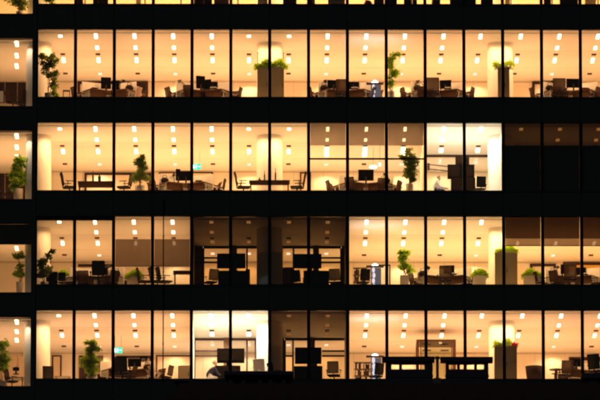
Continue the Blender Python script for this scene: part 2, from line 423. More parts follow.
for l in range(4):
    for i in range(15):
        x = (i + .5) * BW
        if i in (5, 11): x -= .06
        if i == 0: x += .12
        dark = (l == 1 and 4 <= i < 8) or (l == 0 and 6 <= i < 8) or (l == 2 and i >= 12)
        bright = (l == 0 and 4 <= i < 6) or (l == 2 and 10 <= i < 12)
        ys = [1.45, 3.7, 6.2, 9.0]
        room = dark or bright
        for k, y in enumerate(ys):
            if k == 1 and i in COLBAY: continue
            if k == 3 and (i % 2 == 0 or room): continue
            if k == 2 and room: y = 5.9
            kd = 'mid' if k == 1 else 'warm'
            if dark: kd = 'off'
            if bright: kd = 'neutral'
            if k == 0 and i in (0, 5, 6) and not room: kd = 'small'
            if k == 3: kd = 'faint'
            if l == 2 and i in (7, 8, 9) and k == 2: kd = 'long'
            if k == 3 and not (l == 1 and i >= 12):
                la = bpy.data.lights.new('wall_downlight', 'SPOT'); la.energy = 60 if l != 1 or i > 4 else 34; la.color = (1, .66, .34); la.spot_size = math.radians(150); la.spot_blend = .6; la.shadow_soft_size = .012
                lo = bpy.data.objects.new('wall_downlight', la); C.objects.link(lo); lo.location = (x, DEEP - .5, CZ(l) - .03)
            light(kd, x, y, l, f'{WORDS[kd]} {ORD[k]} back from the glass, {ORD[i]} window, {ROW[l]}')
        if room and not (l == 2 and i >= 12):
            for yy in (7.6, 9.8):
                la = bpy.data.lights.new('corridor_downlight', 'SPOT'); la.energy = 26 if dark else 50; la.color = (1, .44, .11) if dark else (1, .7, .4); la.spot_size = math.radians(165); la.spot_blend = .5; la.shadow_soft_size = .012
                lo = bpy.data.objects.new('corridor_downlight', la); C.objects.link(lo); lo.location = (x, yy, CZ(l) - .06)
            light('faint', x, 8.6, l, f'faint corridor ceiling light behind the glass wall, {ORD[i]} window, {ROW[l]}')
        if not dark:
            cc = (1, .84, .64) if bright else (1.0, FLOORS[{3: '3', 2: '2b' if 7 <= i <= 9 else '2', 1: '1a' if i < 4 else ('1b' if i < 12 else '1c'), 0: '0'}[l]][0][1], .195)
            for yy in (2.0, 5.9):  # added unseen spots carry most of the light of the dimmed fixtures
                la = bpy.data.lights.new('fixture_fill_spot', 'SPOT'); la.energy = (200 if bright else 135) * (.65 if l == 1 and i < 4 else 1) * random.uniform(.82, 1.18); la.color = cc
                la.spot_size = math.radians(168); la.spot_blend = .4; la.shadow_soft_size = .012
                lo = bpy.data.objects.new('fixture_fill_spot', la); C.objects.link(lo); lo.location = (x, yy, CZ(l) - .015)
        vent(x, 5.0, l, f'small dark ceiling vent midway to the back, {ORD[i]} window, {ROW[l]}')
        if i % 2 == 0 and not room: vent(x, 8.9, l, f'small dark ceiling vent near the back wall, {ORD[i]} window, {ROW[l]}')
    for k, y in enumerate((3.0, 5.3, 7.4)):
        xw = at(18, VB[l] - 50, y).x - .05
        light('warm' if l != 1 or k > 0 else 'small', xw, y, l, f'warm ceiling light {ORD[k]} back from the glass, left wing, {ROW[l]}')
    light('warm', -3.2, 4.5, l, f'warm ceiling light deep in the left wing beyond the frame edge, {ROW[l]}')
# unseen upward area lamps without fittings, added to brighten the ceilings
def ceiling_fill(x, y, l, e, col, sx=2.6, sy=3.6):
    la = bpy.data.lights.new('ceiling_fill_lamp', 'AREA'); la.shape = 'RECTANGLE'; la.size = sx; la.size_y = sy; la.energy = e; la.color = col
    o = bpy.data.objects.new('ceiling_fill_lamp', la); C.objects.link(o); o.location = (x, y, Z(l) + 1.75); o.rotation_euler = (PI, 0, 0)
UPE = 26.5
for l in range(4):
    for i in range(0, 16, 2):
        zone = {3: '3', 2: '2b' if 7 <= i <= 9 else '2', 1: '1a' if i < 4 else ('1b' if i < 12 else '1c'), 0: '0'}[l]
        c_, f_ = FLOORS[zone]; e = UPE * f_; c_ = (1.0, c_[1] * 1.02, c_[2] * 1.08); e *= random.uniform(.90, 1.12)
        dark = (l == 1 and 4 <= i < 8) or (l == 0 and 6 <= i < 8) or (l == 2 and i >= 12)
        bright = (l == 0 and 4 <= i < 6) or (l == 2 and 10 <= i < 12)
        if dark: e, c_ = UPE * (.075 if l == 0 else .05), (1.0, .36, .08)
        if bright: e, c_ = UPE * 2.2, (1.0, .84, .64)
        if l == 2 and i == 6: c_ = (1.0, .6, .25)
        ceiling_fill((i + 1) * BW, 2.7, l, e, c_, 2.6, 3.6)
        if dark or bright: ceiling_fill((i + 1) * BW, 8.6, l, e if l == 2 and dark else UPE * (.16 if dark else .35), c_, 2.6, 2.0)
        else: ceiling_fill((i + 1) * BW, 7.4, l, e * .72, (1.0, c_[1] * .93, c_[2] * .85), 2.6, 3.6)
    f_ = FLOORS[{3: '3', 2: '2', 1: '1a', 0: '0'}[l]]
    ceiling_fill(-1.7, 6.0, l, UPE * (.55 if l == 3 else .95) * f_[1], f_[0], 2.4, 5)
# unseen spots added near the ceiling to brighten the round columns
for l, x, e in ((3, 18.0, 60), (3, 9.0, 30), (2, 9.0, 34), (2, 0.6, 18), (1, 17.6, 60), (0, 18.0, 75), (0, 8.55, 70), (0, 0.6, 36), (2, 17.55, 60), (3, -.75, 45), (2, -.75, 50), (0, -.75, 50)):
    la = bpy.data.lights.new('column_fill_spot', 'SPOT'); la.energy = e * .9; la.color = (1, .76, .52); la.spot_size = math.radians(62); la.spot_blend = .7; la.shadow_soft_size = .012
    o = bpy.data.objects.new('column_fill_spot', la); C.objects.link(o); p = Vector((x, 1.25 if x > 0 else 2.3, CZ(l) - .04)); tgt = Vector((round(x / 9) * 9, 3.0, Z(l) + 1.5))
    o.location = p; o.rotation_euler = (tgt - p).to_track_quat('-Z', 'Y').to_euler()
# lamps of the floor whose ceiling is above the picture
for i in range(0, 16, 2):
    for y in (2.2, 7.0):
        la = bpy.data.lights.new('ceiling_lamp', 'AREA'); la.shape = 'RECTANGLE'; la.size = .5; la.size_y = 1.8
        la.energy = 190; la.color = WARM; o = bpy.data.objects.new('ceiling_lamp', la); C.objects.link(o); o.location = ((i + 1) * BW, y, CZ(4) - .05)
la = bpy.data.lights.new('ceiling_lamp', 'AREA'); la.size = .9; la.energy = 200; la.color = WARM
o = bpy.data.objects.new('ceiling_lamp', la); C.objects.link(o); o.location = (-1.0, 4, CZ(4) - .05)

# ------------------------------------------------------------------ furniture
A3 = [math.radians(a) for a in (210, 330, 90)]
def sector(a1, a2, L, w):
    d1 = Vector((math.cos(a1), math.sin(a1))); d2 = Vector((math.cos(a2), math.sin(a2))); b = (d1 + d2).normalized()
    p1 = Vector((-d1.y, d1.x)); p1 = p1 if p1.dot(b) > 0 else -p1
    p2 = Vector((-d2.y, d2.x)); p2 = p2 if p2.dot(b) > 0 else -p2
    e = .025
    return [tuple(b * e * 1.2), tuple(d1 * L + p1 * e), tuple(d1 * L + p1 * w), tuple(b * (w / math.sin(PI / 3))), tuple(d2 * L + p2 * w), tuple(d2 * L + p2 * e)]
clus0 = None; EX = []
def cluster(u, l, label, y=3.0, rz=0.0, L=1.22):
    global clus0
    wh = label.replace(' with pale screens', '').replace('three-way ', '').replace(' behind the black high-backed chair', ', second window').replace(' right of the cabinets', '')
    EX.append((u, l, y, wh))
    desk_clutter(u, l, label.replace(' with pale screens', '').replace('three-way ', '').replace(' behind the black high-backed chair', ', second window').replace(' right of the cabinets', ''), y)
    loc = (X(u, l, y), y, Z(l) - .02)
    if clus0 is None:
        t = clus0 = thing('workstation_desk', label, 'desk', loc, rz, 'three-way workstation desks')
        for k in range(3):
            bm = B(); pts = sector(A3[k], A3[(k + 1) % 3], L, .72); prism(bm, pts, .715, .745); obj('worktop', bm, 'worktop', t)
            bm = B()
            for p_, q_ in ((pts[2], pts[3]), (pts[3], pts[4])):
                p_, q_ = Vector(p_), Vector(q_); d_ = (q_ - p_).normalized(); n_ = Vector((-d_.y, d_.x)); n_ = n_ if n_.dot(-p_) > 0 else -n_
                a_, b_ = p_ + d_ * .03 + n_ * .10, q_ - d_ * .06 + n_ * .10
                prism(bm, [tuple(a_), tuple(b_), tuple(b_ + n_ * .018), tuple(a_ + n_ * .018)], .44, .713)
            obj('modesty_panel', bm, 'worktop', t)
        for k in range(3):
            bm = B(); box(bm, .02, L, -.018, .018, .52, 1.14, .008, Matrix.Rotation(A3[k], 4, 'Z')); obj('screen', bm, 'screen_fabric', t)
        for k in range(3):
            a = A3[k]; e = Vector((math.cos(a), math.sin(a), 0)) * (L - .08)
            for s in (-1, 1):
                q = Vector((-math.sin(a), math.cos(a), 0)) * s * .42
                bm = B(); rod(bm, (e.x + q.x, e.y + q.y, 0), (e.x + q.x, e.y + q.y, .714), .028, .028, 10)
                box(bm, -.3, .3, -.03, .03, .68, .712, 0, Matrix.Translation((e.x + q.x * .6, e.y + q.y * .6, 0)) @ Matrix.Rotation(a + PI / 2, 4, 'Z'))
                obj('leg', bm, 'metal_white', t)
        bm = B(); rod(bm, (0, 0, 0), (0, 0, .71), .05, .05, 12); obj('leg', bm, 'metal_white', t)
        bm = B()
        for k in range(3):      # cable trays
            a = A3[k]; box(bm, .25, 1.0, -.10, -.03, .60, .66, 0, Matrix.Rotation(a, 4, 'Z'))
        obj('cable_tray', bm, 'metal_dark', t)
        return t
    return dup(clus0, loc, rz, label)
def make_monitor(w, h, two=False):
    t = thing('computer_monitor', '', 'monitor', group='computer monitors on desks')
    bm = B(); box(bm, -w / 2, w / 2, -.02, .02, .14, .14 + h, .008); obj('casing', bm, 'plastic_black', t)
    bm = B(); box(bm, -w / 2 + .02, w / 2 - .02, .021, .024, .16, .12 + h); obj('display', bm, 'monitor_glass', t)
    bm = B(); box(bm, -.03, .03, -.05, -.021, .02, .30); box(bm, -.12, .12, -.1, .08, 0, .015, .004); obj('stand', bm, 'metal_dark', t)
    return t
mon0 = {}
clut = {}
def desk_clutter(u, l, where, y=3.0):
    x = X(u, l, y); zt_ = Z(l) - .02 + .745
    def put(kind, build, label, dx, dy, rz, cat, group):
        loc = (x + dx, y + dy, zt_)
        if kind not in clut: clut[kind] = build(label); clut[kind].location = loc; clut[kind].rotation_euler.z = rz; clut[kind]['group'] = group
        else: dup(clut[kind], loc, rz, label)
    def mk_lamp(label):
        t = thing('desk_lamp', label, 'desk lamp')
        b_ = B(); rod(b_, (0, 0, 0), (0, 0, .02), .08, .08, 18); obj('base', b_, 'metal_dark', t)
        b_ = B(); path(b_, [(0, 0, .02), (-.12, 0, .26), (.10, 0, .44)], .012); obj('arm', b_, 'metal_dark', t)
        b_ = B(); rod(b_, (.07, 0, .47), (.17, 0, .40), .025, .07, 16); obj('lamp_shade', b_, 'metal_dark', t); return t
    def mk_tray(label):
        t = thing('letter_tray', label, 'tray')
        for q in range(3):
            b_ = B(); box(b_, -.13, .13, -.17, .17, q * .07, q * .07 + .008); obj('shelf', b_, 'metal_dark', t)
            b_ = B(); box(b_, -.11, .11, -.15, .15, q * .07 + .009, q * .07 + random.uniform(.02, .045)); obj('paper', b_, 'paper', t)
        b_ = B()
        for sx in (-1, 1):
            for sy in (-1, 1): rod(b_, (sx * .127, sy * .165, 0), (sx * .127, sy * .165, .15), .006)
        obj('frame', b_, 'metal_dark', t); return t
    def mk_bind(label):
        t = thing('binder_row', label, 'binders')
        xx = -.16
        for q in range(5):
            w_ = random.uniform(.045, .075); b_ = B(); box(b_, xx, xx + w_ - .004, -.12, .12, 0, random.uniform(.27, .32), .004)
            obj('binder', b_, ['paper', 'cabinet_dark', 'chair_tan', 'paper', 'red_cloth'][q], t); xx += w_
        return t
    def mk_cup(label):
        t = thing('coffee_mug', label, 'mug')
        b_ = B(); rod(b_, (0, 0, 0), (0, 0, .10), .036, .04, 16); obj('mug_body', b_, 'pot', t)
        b_ = B(); path(b_, [(.038, 0, .02), (.066, 0, .035), (.066, 0, .07), (.04, 0, .085)], .007); obj('handle', b_, 'pot', t); return t
    def mk_bag(label):
        t = thing('shoulder_bag', label, 'bag')
        b_ = B(); ball(b_, (0, 0, .13), .15, (1.1, .55, .85), 14); obj('bag_body', b_, 'chair_fabric', t, True)
        b_ = B(); path(b_, [(-.09, 0, .22), (-.07, 0, .34), (.07, 0, .34), (.09, 0, .22)], .01); obj('strap', b_, 'chair_fabric', t); return t
    rnd = random.uniform; sg = random.choice((-1, 1))
    put('lamp', mk_lamp, 'thin dark desk lamp on the ' + where, sg * rnd(.42, .8), -.50, rnd(0, 6), 'desk lamp', 'desk lamps')
    put('tray', mk_tray, 'stack of letter trays on the ' + where, -sg * rnd(.35, .6), -.48, rnd(-.4, .4), 'tray', 'letter trays')
    if random.random() < .7: put('bind', mk_bind, 'short row of upright binders on the ' + where, sg * rnd(.30, .45), .30, rnd(-.3, .3), 'binders', 'binder rows')
    put('cup', mk_cup, 'small pale mug on the ' + where, -sg * rnd(.62, .75), -.62, rnd(0, 6), 'mug', 'mugs')
    if random.random() < .6: put('bag', mk_bag, 'dark shoulder bag lying on the ' + where, sg * rnd(.75, .85), -.66, rnd(-.5, .5), 'bag', 'bags on desks')
def monitor(u, l, y, w, h, label, rz=0.0, z=.725):
    key = (w, h)
    loc = (X(u, l, y), y, Z(l) + z)
    if key not in mon0:
        mon0[key] = make_monitor(w, h); mon0[key].location = loc; mon0[key].rotation_euler.z = rz; mon0[key]['label'] = label; return
    dup(mon0[key], loc, rz, label)
def make_chair(fab, frame, h=1.02, mesh=True):
    """swivel chair facing +x"""
    t = thing('office_chair', '', 'chair', group='office swivel chairs')
    bm = B(); box(bm, -.23, .25, -.24, .24, .44, .51, .03); obj('seat', bm, fab, t)
    bm = B()
    prof = [(-.24, .55), (-.28, .72), (-.30, .88), (-.35, h)]
    loop = []
    for s in (-1, 1):
        seq = prof if s < 0 else prof[::-1]
        for x, z in seq: loop.append((x + .03 * (0), s * (.23 - .03 * abs(z - .8)), z))
    path(bm, loop, .017, 6, True)
    fr = obj('back_frame', bm, frame, t)
    bm = B(); prev = None
    for x, z in prof:
        row = [bm.verts.new((x - .035 * (1 - (s * s)) , s * (.215 - .03 * abs(z - .8)), z)) for s in (-1, -.5, 0, .5, 1)]
        if prev:
            for k in range(4): bm.faces.new((prev[k], prev[k + 1], row[k + 1], row[k]))
        prev = row
    obj('backrest', bm, 'mesh_fabric' if mesh else fab, t, True)
    for s in (-1, 1):
        bm = B(); path(bm, [(-.12, s * .26, .46), (-.10, s * .29, .68)], .016); box(bm, -.2, .12, s * .29 - .03, s * .29 + .03, .68, .705, .008); obj('armrest', bm, frame, t)
    bm = B(); rod(bm, (0, 0, .10), (0, 0, .44), .028); path(bm, [(-.05, 0, .42), (-.26, 0, .45), (-.27, 0, .62)], .022)
    for k in range(5):
        a = k * 2 * PI / 5 + .3; ex, ey = .29 * math.cos(a), .29 * math.sin(a)
        rod(bm, (0, 0, .12), (ex, ey, .075), .024, .016); ball(bm, (ex, ey, .032), .03)
    obj('base', bm, frame, t)
    return t
chairs = {}
CH = {'brown': ('chair_fabric', 'frame_wood', 1.02, True), 'black': ('chair_black', 'plastic_black', 1.05, False),
      'pale': ('chair_pale', 'metal_white', 1.0, False), 'tan': ('chair_tan', 'frame_wood', 1.0, True)}
def chair(u, l, y, deg, label, kind='brown', scale=1.0):
    loc = (X(u, l, y), y, Z(l) - .02)
    if kind not in chairs:
        chairs[kind] = make_chair(*CH[kind]); chairs[kind].location = loc; chairs[kind].rotation_euler.z = math.radians(deg); chairs[kind]['label'] = label
        chairs[kind].scale = (scale,) * 3; return
    dup(chairs[kind], loc, math.radians(deg), label, scale=(scale,) * 3)

# -- plants
def leaves(bm, pts, size, up=0.3):
    for p in pts:
        p = Vector(p); s = size * random.uniform(.6, 1.25)
        d = Vector((random.gauss(0, 1), random.gauss(0, 1), random.gauss(up - .4, .7))).normalized()
        n = d.cross(Vector((random.gauss(0, 1), random.gauss(0, 1), random.gauss(0, 1)))).normalized()
        w = n * s * .27; u = d.cross(n) * s * .07
        v = [bm.verts.new(p), bm.verts.new(p + d * s * .45 + w - u), bm.verts.new(p + d * s), bm.verts.new(p + d * s * .45 - w - u)]
        bm.faces.new(v)
def pot_mesh(r0, r1, h, square=False):
    bm = B()
    if square:
        a = r1
        box(bm, -a, a, -a, a, 0, h, .012)
        return bm
    seg = 24; prof = [(0, 0), (r0, 0), (r1, h), (r1 - .025, h), (r1 - .04, h - .05), (0, h - .05)]
    rings = []
    for r, z in prof:
        rings.append([bm.verts.new((max(r, .001) * math.cos(2 * PI * k / seg), max(r, .001) * math.sin(2 * PI * k / seg), z)) for k in range(seg)])
    for a, b in zip(rings[:-1], rings[1:]):
        for k in range(seg): bm.faces.new((a[k], a[(k + 1) % seg], b[(k + 1) % seg], b[k]))
    return bm
def plant(u, l, y, label, top_v, r=.28, n=900, leaf='leaf', size=.13, clumps=None, pot_h=.42, pot_r=.17, low=None, name='potted_tree', square=False, holes=0, cat='plant'):
    """clumps: list of (dx, z, rx, rz, weight) blobs of foliage, z above the floor"""
    x = X(u, l, y); t = thing(name, label, cat, (x, y, Z(l) - .02), 0, 'potted plants')
    H = at(u, top_v, y).z - Z(l) + .02
    obj('pot', pot_mesh(pot_r * .8, pot_r, pot_h, square), 'pot', t, not square)
    if clumps is None:
        lo = low if low is not None else pot_h + .1
        k = max(3, int((H - lo) / .28)); clumps = []
        for j in range(k):
            f = (j + .5) / k; clumps.append((random.uniform(-.25, .25) * r, lo + (H - lo) * f, r * (1.05 - .45 * abs(f - .45) * 1.4), (H - lo) / k * .75, 1))
    bm = B(); stems = []
    for s in range(3):
        px, py = random.uniform(-.05, .05), random.uniform(-.05, .05); z = pot_h - .06; prev = (px, py, z)
        for j in range(5):
            z2 = z + (H * .88 - z) * .25; nx = (px + random.uniform(-.07, .07), py + random.uniform(-.07, .07), prev[2] + (H * .86 - pot_h) / 5)
            rod(bm, prev, nx, .016 - j * .002, .014 - j * .002, 6)
            stems.append(nx); prev = nx
    for dx, cz, rx, rz_, w in clumps:         # twigs to every clump
        for _ in range(4):
            e = (dx + random.uniform(-.6, .6) * rx, random.uniform(-.6, .6) * rx, cz + random.uniform(-.4, .4) * rz_)
            b = min(stems, key=lambda q: (Vector(q) - Vector(e)).length + max(0, q[2] - e[2]) * 2)
            rod(bm, b, e, .008, .004, 5)
    obj('trunk', bm, 'bark', t)
    bm = B(); tot = sum(c[4] for c in clumps); pts = []
    for dx, cz, rx, rz_, w in clumps:
        sub = []
        for _ in range(7):                    # small tufts inside the clump leave gaps between them
            a = random.uniform(0, 2 * PI); rr = random.random() ** .5
            sub.append((dx + rx * rr * math.cos(a), rx * rr * math.sin(a) * .8, cz + rz_ * random.uniform(-1, 1)))
        for _ in range(int(2.3 * n * w / tot)):
            s = random.choice(sub)
            pts.append((s[0] + random.gauss(0, rx * .24), s[1] + random.gauss(0, rx * .24), s[2] + random.gauss(0, rz_ * .28)))
    leaves(bm, pts, size * .88); obj('foliage', bm, leaf, t)
    bm = B(); bmesh.ops.create_circle(bm, cap_ends=True, radius=pot_r - .035 if not square else pot_r * .9, segments=20, matrix=Matrix.Translation((0, 0, pot_h - .04 if not square else pot_h + .004))); obj('soil', bm, 'soil', t)
    return t
def planter(u0, u1, l, y, v_base, v_top, label, leaf='leaf_bright', n=420, box_h=.28, on_floor=False, bowl=False, spill=.1, group='leafy planters', name='planter'):
    xa, xb = X(u0, l, y), X(u1, l, y); w = (xb - xa) / 2; x = (xa + xb) / 2
    zb = at(u0, v_base, y).z; zt = at(u0, v_top, y).z
    z0 = Z(l) - .02 if on_floor else zb - box_h
    t = thing(name, label, 'planter', (x, y, z0), 0, group)
    h = zb - z0 
    bm = B()
    if bowl:
        seg = 28; prof = [(.001, 0), (w * .4, 0), (w * .75, h * .4), (w, h), (w - .03, h), (w * .6, h * .5), (.001, h * .4)]
        rings = [[bm.verts.new((r * math.cos(2 * PI * k / seg), r * .7 * math.sin(2 * PI * k / seg), z)) for k in range(seg)] for r, z in prof]
        for a, b in zip(rings[:-1], rings[1:]):
            for k in range(seg): bm.faces.new((a[k], a[(k + 1) % seg], b[(k + 1) % seg], b[k]))
    else:
        box(bm, -w, w, -.17, .17, 0, h, .01)
    obj('trough', bm, 'pot', t, bowl)
    bm = B(); pts = []
    hh = zt - zb
    for _ in range(int(n * 2.6)):
        cx = random.uniform(-w - spill * .5, w + spill * .5); amp = .65 + .35 * math.sin(cx * 9 + u0) 
        pts.append((cx, random.uniform(-.2, .2), h + hh * amp * random.random() ** .8 * .85 - (0.06 if abs(cx) > w * .9 else 0)))
    leaves(bm, pts, .095, 1.0); obj('foliage', bm, leaf, t)
    return t
def cabinet(u0, u1, l, y, v_top, label, mt='cabinet', depth=.45, doors=2, split=None, pale=None, cat='cabinet', name='tall_cabinet'):
    xa, xb = X(u0, l, y), X(u1, l, y); w = (xb - xa) / 2; h = at(u0, v_top, y).z - Z(l) + .02
    t = thing(name, label, cat, ((xa + xb) / 2, y, Z(l) - .02), 0)
    bm = B(); box(bm, -w, w, .02, depth, .06, h, .004); obj('body', bm, mt, t)
    bm = B(); box(bm, -w + .02, w - .02, .05, depth - .02, 0, .06); obj('plinth', bm, 'metal_dark', t)
    dw = 2 * w / doors
    for k in range(doors):
        a, b = -w + k * dw + .004, -w + (k + 1) * dw - .004
        if split:
            bm = B(); box(bm, a, b, 0, .018, .07, h * split - .004, .003); d = obj('door', bm, mt, t)
            bm = B(); box(bm, a, b, 0, .018, h * split + .004, h - .006, .003); d = obj('door', bm, mt, t)
        else:
            bm = B(); box(bm, a, b, 0, .018, .07, h - .006, .003); d = obj('door', bm, mt, t)
        bm = B(); box(bm, (b - .05) if k % 2 == 0 else (a + .03), (b - .03) if k % 2 == 0 else (a + .05), -.025, -.001, h * .5, h * .5 + .16, .003); obj('handle', bm, 'metal_dark', d)
    return t
def floor_lamp(l, label, vtop, vbar, y=2.2, u=375):
    """uplighter with a wide dark head, glowing bowl on top and a lit standing panel"""
    x = X(u, l, y); zb = at(u, vbar, y).z - Z(l) + .02; zt = at(u, vtop, y).z - Z(l) + .02
    t = thing('floor_lamp', label, 'floor lamp', (x, y, Z(l) - .02), 0, 'uplighter floor lamps')
    bm = B(); box(bm, -.34, .34, -.16, .16, zb - .05, zb, .02); obj('lamp_head', bm, 'metal_dark', t)
    bm = B(); prof = [(.15, zb + .001), (.12, zb + (zt - zb) * .10), (.07, zb + (zt - zb) * .20), (.02, zb + (zt - zb) * .27)]; seg = 20
    rings = [[bm.verts.new((r * math.cos(2 * PI * k / seg), r * .45 * math.sin(2 * PI * k / seg), z)) for k in range(seg)] for r, z in prof]
    for a, b in zip(rings[:-1], rings[1:]):
        for k in range(seg): bm.faces.new((a[k], a[(k + 1) % seg], b[(k + 1) % seg], b[k]))
    bm.faces.new(rings[-1]); obj('diffuser', bm, 'lamp_cool', t, True)
    bm = B(); nb = 5; hb = (zb - .10) / nb
    for q in range(nb): ball(bm, (-.06 + .02 * (q % 2), 0, .05 + hb * (q + .5)), hb * .5, (.55, .5, 1.0), 12)
    obj('light_column', bm, 'lamp_violet', t, True)
    bm = B(); box(bm, -.16, .24, .04, .06, .03, zb - .071, .005); obj('lit_panel', bm, 'lamp_tube', t)
    bm = B(); box(bm, -.32, .32, -.16, .16, 0, .03, .01); obj('base', bm, 'metal_dark', t)
    la = bpy.data.lights.new('uplighter_bulb', 'SPOT'); la.energy = 26; la.color = (.9, .92, 1.0); la.spot_size = math.radians(120); la.spot_blend = .8; la.shadow_soft_size = .012
    lo = bpy.data.objects.new('uplighter_bulb', la); C.objects.link(lo); lo.location = (x, y, Z(l) + zt + .02); lo.rotation_euler = (PI, 0, 0)
    return t
def media(l, u0, u1, vt0, vt1, uc0, uc1, vc, label_tv, label_cab, post_u, y=2.6, mt='cabinet_dark'):
    xa, xb = X(u0, l, y), X(u1, l, y); w = (xb - xa) / 2; x = (xa + xb) / 2
    z1 = at(u0, vt0, y).z; z0 = at(u0, vt1, y).z
    t = thing('display_screen', label_tv, 'television', (x, y, z0), 0, 'meeting room screens')
    bm = B(); box(bm, -w, w, -.03, .03, 0, z1 - z0, .01); obj('casing', bm, 'plastic_black', t)
    bm = B(); box(bm, -w + .03, w - .03, .031, .034, .03, z1 - z0 - .03); obj('display', bm, 'monitor_glass', t)
    for k in range(2):
        bm = B(); box(bm, -w + .05 + k * (w), -.05 + k * w, -.05, -.0315, .08, z1 - z0 - .08, .004); obj('back_cover', bm, mt, t)
    px = X(post_u, l, y) - x
    zc = at(uc0, vc, y - .1).z - z0
    bm = B(); box(bm, px - .05, px + .05, .036, .09, zc, .2); box(bm, px - .2, px + .2, .0, .16, zc + .001, zc + .02); obj('stand', bm, 'plastic_black', t)
    c = cabinet(uc0, uc1, l, y - .1, vc, label_cab, mt, .45, 2, name='media_cabinet')
def shelfunit(u0, u1, l, y, v, label):
    xa, xb = X(u0, l, y), X(u1, l, y); w = (xb - xa) / 2; h = at(u0, v, y).z - Z(l) + .02
    t = thing('bookshelf', label, 'bookshelf', ((xa + xb) / 2, y, Z(l) - .02))
    for s in (-1, 0, 1):
        bm = B(); box(bm, s * (w - .015) - .015, s * (w - .015) + .015, 0, .3, 0, h - .031); obj('side_panel', bm, 'pot', t)
    n = 4
    for k in range(n + 1):
        z = .05 + (h - .05) * k / n; bm = B(); box(bm, -w - .002, w + .002, -.004, .302, z - .03, z, 0); obj('shelf', bm, 'worktop', t)
    for k in range(1, n):
        z = .05 + (h - .05) * k / n; bm = B(); xx = -w + .05
        while xx < w - .1:
            ww = random.uniform(.03, .06); hh = random.uniform(.16, .24)
            if random.random() < .8 and abs(xx + ww / 2) > .05: box(bm, xx, xx + ww - .004, .04, .25, z + .001, z + hh)
            xx += ww
        o = obj('books', bm, random.choice(['cabinet_dark', 'worktop_dark', 'chair_tan']), t)
    return t

def rl(l): return ROW[l]
# ---------- first full row (l = 3)
l = 3
plant(49.5, l, 1.1, 'tall dark-leaved ficus with bright lower leaves in a pale pot, ' + rl(l), 52, n=900, leaf='leaf_dark', size=.12, pot_r=.19,
      clumps=[(-.12, 1.86, .22, .12, 1), (.12, 1.80, .16, .12, .8), (-.05, 1.45, .22, .18, 1.6), (.06, 1.12, .26, .16, 1.6), (.12, .78, .14, .12, .5)])
plant(54.5, l, .8, 'small bright green creeper beside the tall dark ficus, ' + rl(l), 82, n=160, leaf='leaf_bright', size=.10, pot_h=.16, pot_r=.09,
      clumps=[(.0, .45, .09, .14, 1), (.08, .28, .08, .1, .7)], name='potted_creeper')
t = thing('side_table', 'small open-frame side table near the ficus, first window', 'table', (X(66.5, l, 1.3), 1.3, Z(l) - .02))
for s in (-1, 1):
    for q in (-1, 1):
        bm = B(); box(bm, s * .125 - .012, s * .125 + .012, q * .12 - .012, q * .12 + .012, 0, .54); obj('leg', bm, 'frame_wood', t)
bm = B(); box(bm, -.14, .14, -.135, .135, .54, .565, .004); obj('table_top', bm, 'frame_wood', t)
for u, w in ((109.5, 'second and third windows'), (203.5, 'fourth and fifth windows'), (345.5, 'eighth window right of the cabinets'), (438, 'tenth and eleventh windows'), (570, 'far right windows')):
    cluster(u, l, f'three-way desk with pale screens, {w}, {rl(l)}')
for u, d, s, w in ((79.5, 30, 'brown', 'at left end of the leftmost desk'), (133, 150, 'pale', 'at right end of the leftmost desk'), (173.5, 30, 'tan', 'left of the second desk'),
                (234, 165, 'tan', 'right of the second desk'), (206, -90, 'brown', 'under the twin monitors of the second desk'),
                (316, 20, 'tan', 'left of the desk by the cabinets'), (368, 160, 'tan', 'right of the desk by the cabinets'), (409, 20, 'tan', 'right of the hanging plant'), (466, 160, 'brown', 'right of the fourth desk'),
                (538, 20, 'tan', 'left of the rightmost desk'), (592, 150, 'brown', 'right of the rightmost desk')):
    chair(u, l, 2.3, d, f'{s} swivel chair {w}, {rl(l)}', s, .86)
chair(341.5, l, 1.7, 93, 'dark high-backed swivel chair with its back to the glass, eighth window, ' + rl(l), 'brown', 1.0)
chair(433, l, 1.7, 86, 'mesh swivel chair with its back to the glass, eleventh window, ' + rl(l), 'brown', 1.06)
chair(558.5, l, 1.7, 92, 'mesh swivel chair with its back to the glass, fourteenth window, ' + rl(l), 'brown', 1.04)
monitor(106, l, 2.6, .40, .46, 'upright dark monitor left of two on leftmost desk, ' + rl(l), .2); monitor(115.5, l, 2.75, .30, .36, 'dark monitor right of two on leftmost desk, ' + rl(l), -.3)
monitor(200.5, l, 2.5, .36, .50, 'larger left dark monitor of two on second desk, ' + rl(l), .3); monitor(207.5, l, 2.7, .30, .40, 'smaller right dark monitor on second desk, ' + rl(l), -.3)
monitor(333.5, l, 2.5, .48, .34, 'wide dark monitor beside the high-backed chair, ' + rl(l), .15)
monitor(445.5, l, 2.5, .46, .34, 'wide monitor on the desk of the eleventh window, ' + rl(l), -.25)
monitor(573.5, l, 2.3, .56, .36, 'wide black monitor on the rightmost desk, ' + rl(l), .05)
for a, b, w in ((257.5, 268, 'left'), (271, 284, 'right')):
    cabinet(a, b, l, 1.5, 68, f'{w} of two brown cabinets in front of the column, {rl(l)}', 'cabinet', .45, 1)
    planter(a, b, l, 1.7, 67.8, 58, f'bright green planter on the {w} brown cabinet, {rl(l)}', box_h=.10, spill=.22)
for a, w in ((257.6, 'left'), (283.4, 'right')):
    bm = B(); p = at(a, 51, 1.9); rod(bm, (p.x, 2.25, Z(l) - .02), (p.x, 2.25, p.z), .014, .014, 8); ball(bm, (p.x, 2.25, p.z), .025)
    tag(obj('thin_pole', bm, 'metal_dark'), f'thin dark pole behind the {w} brown cabinet, {rl(l)}', 'pole')
cabinet(498, 509.5, l, 1.5, 67.5, 'slim grey cabinet in front of the bright column, ' + rl(l), 'cabinet_grey', .45, 2)
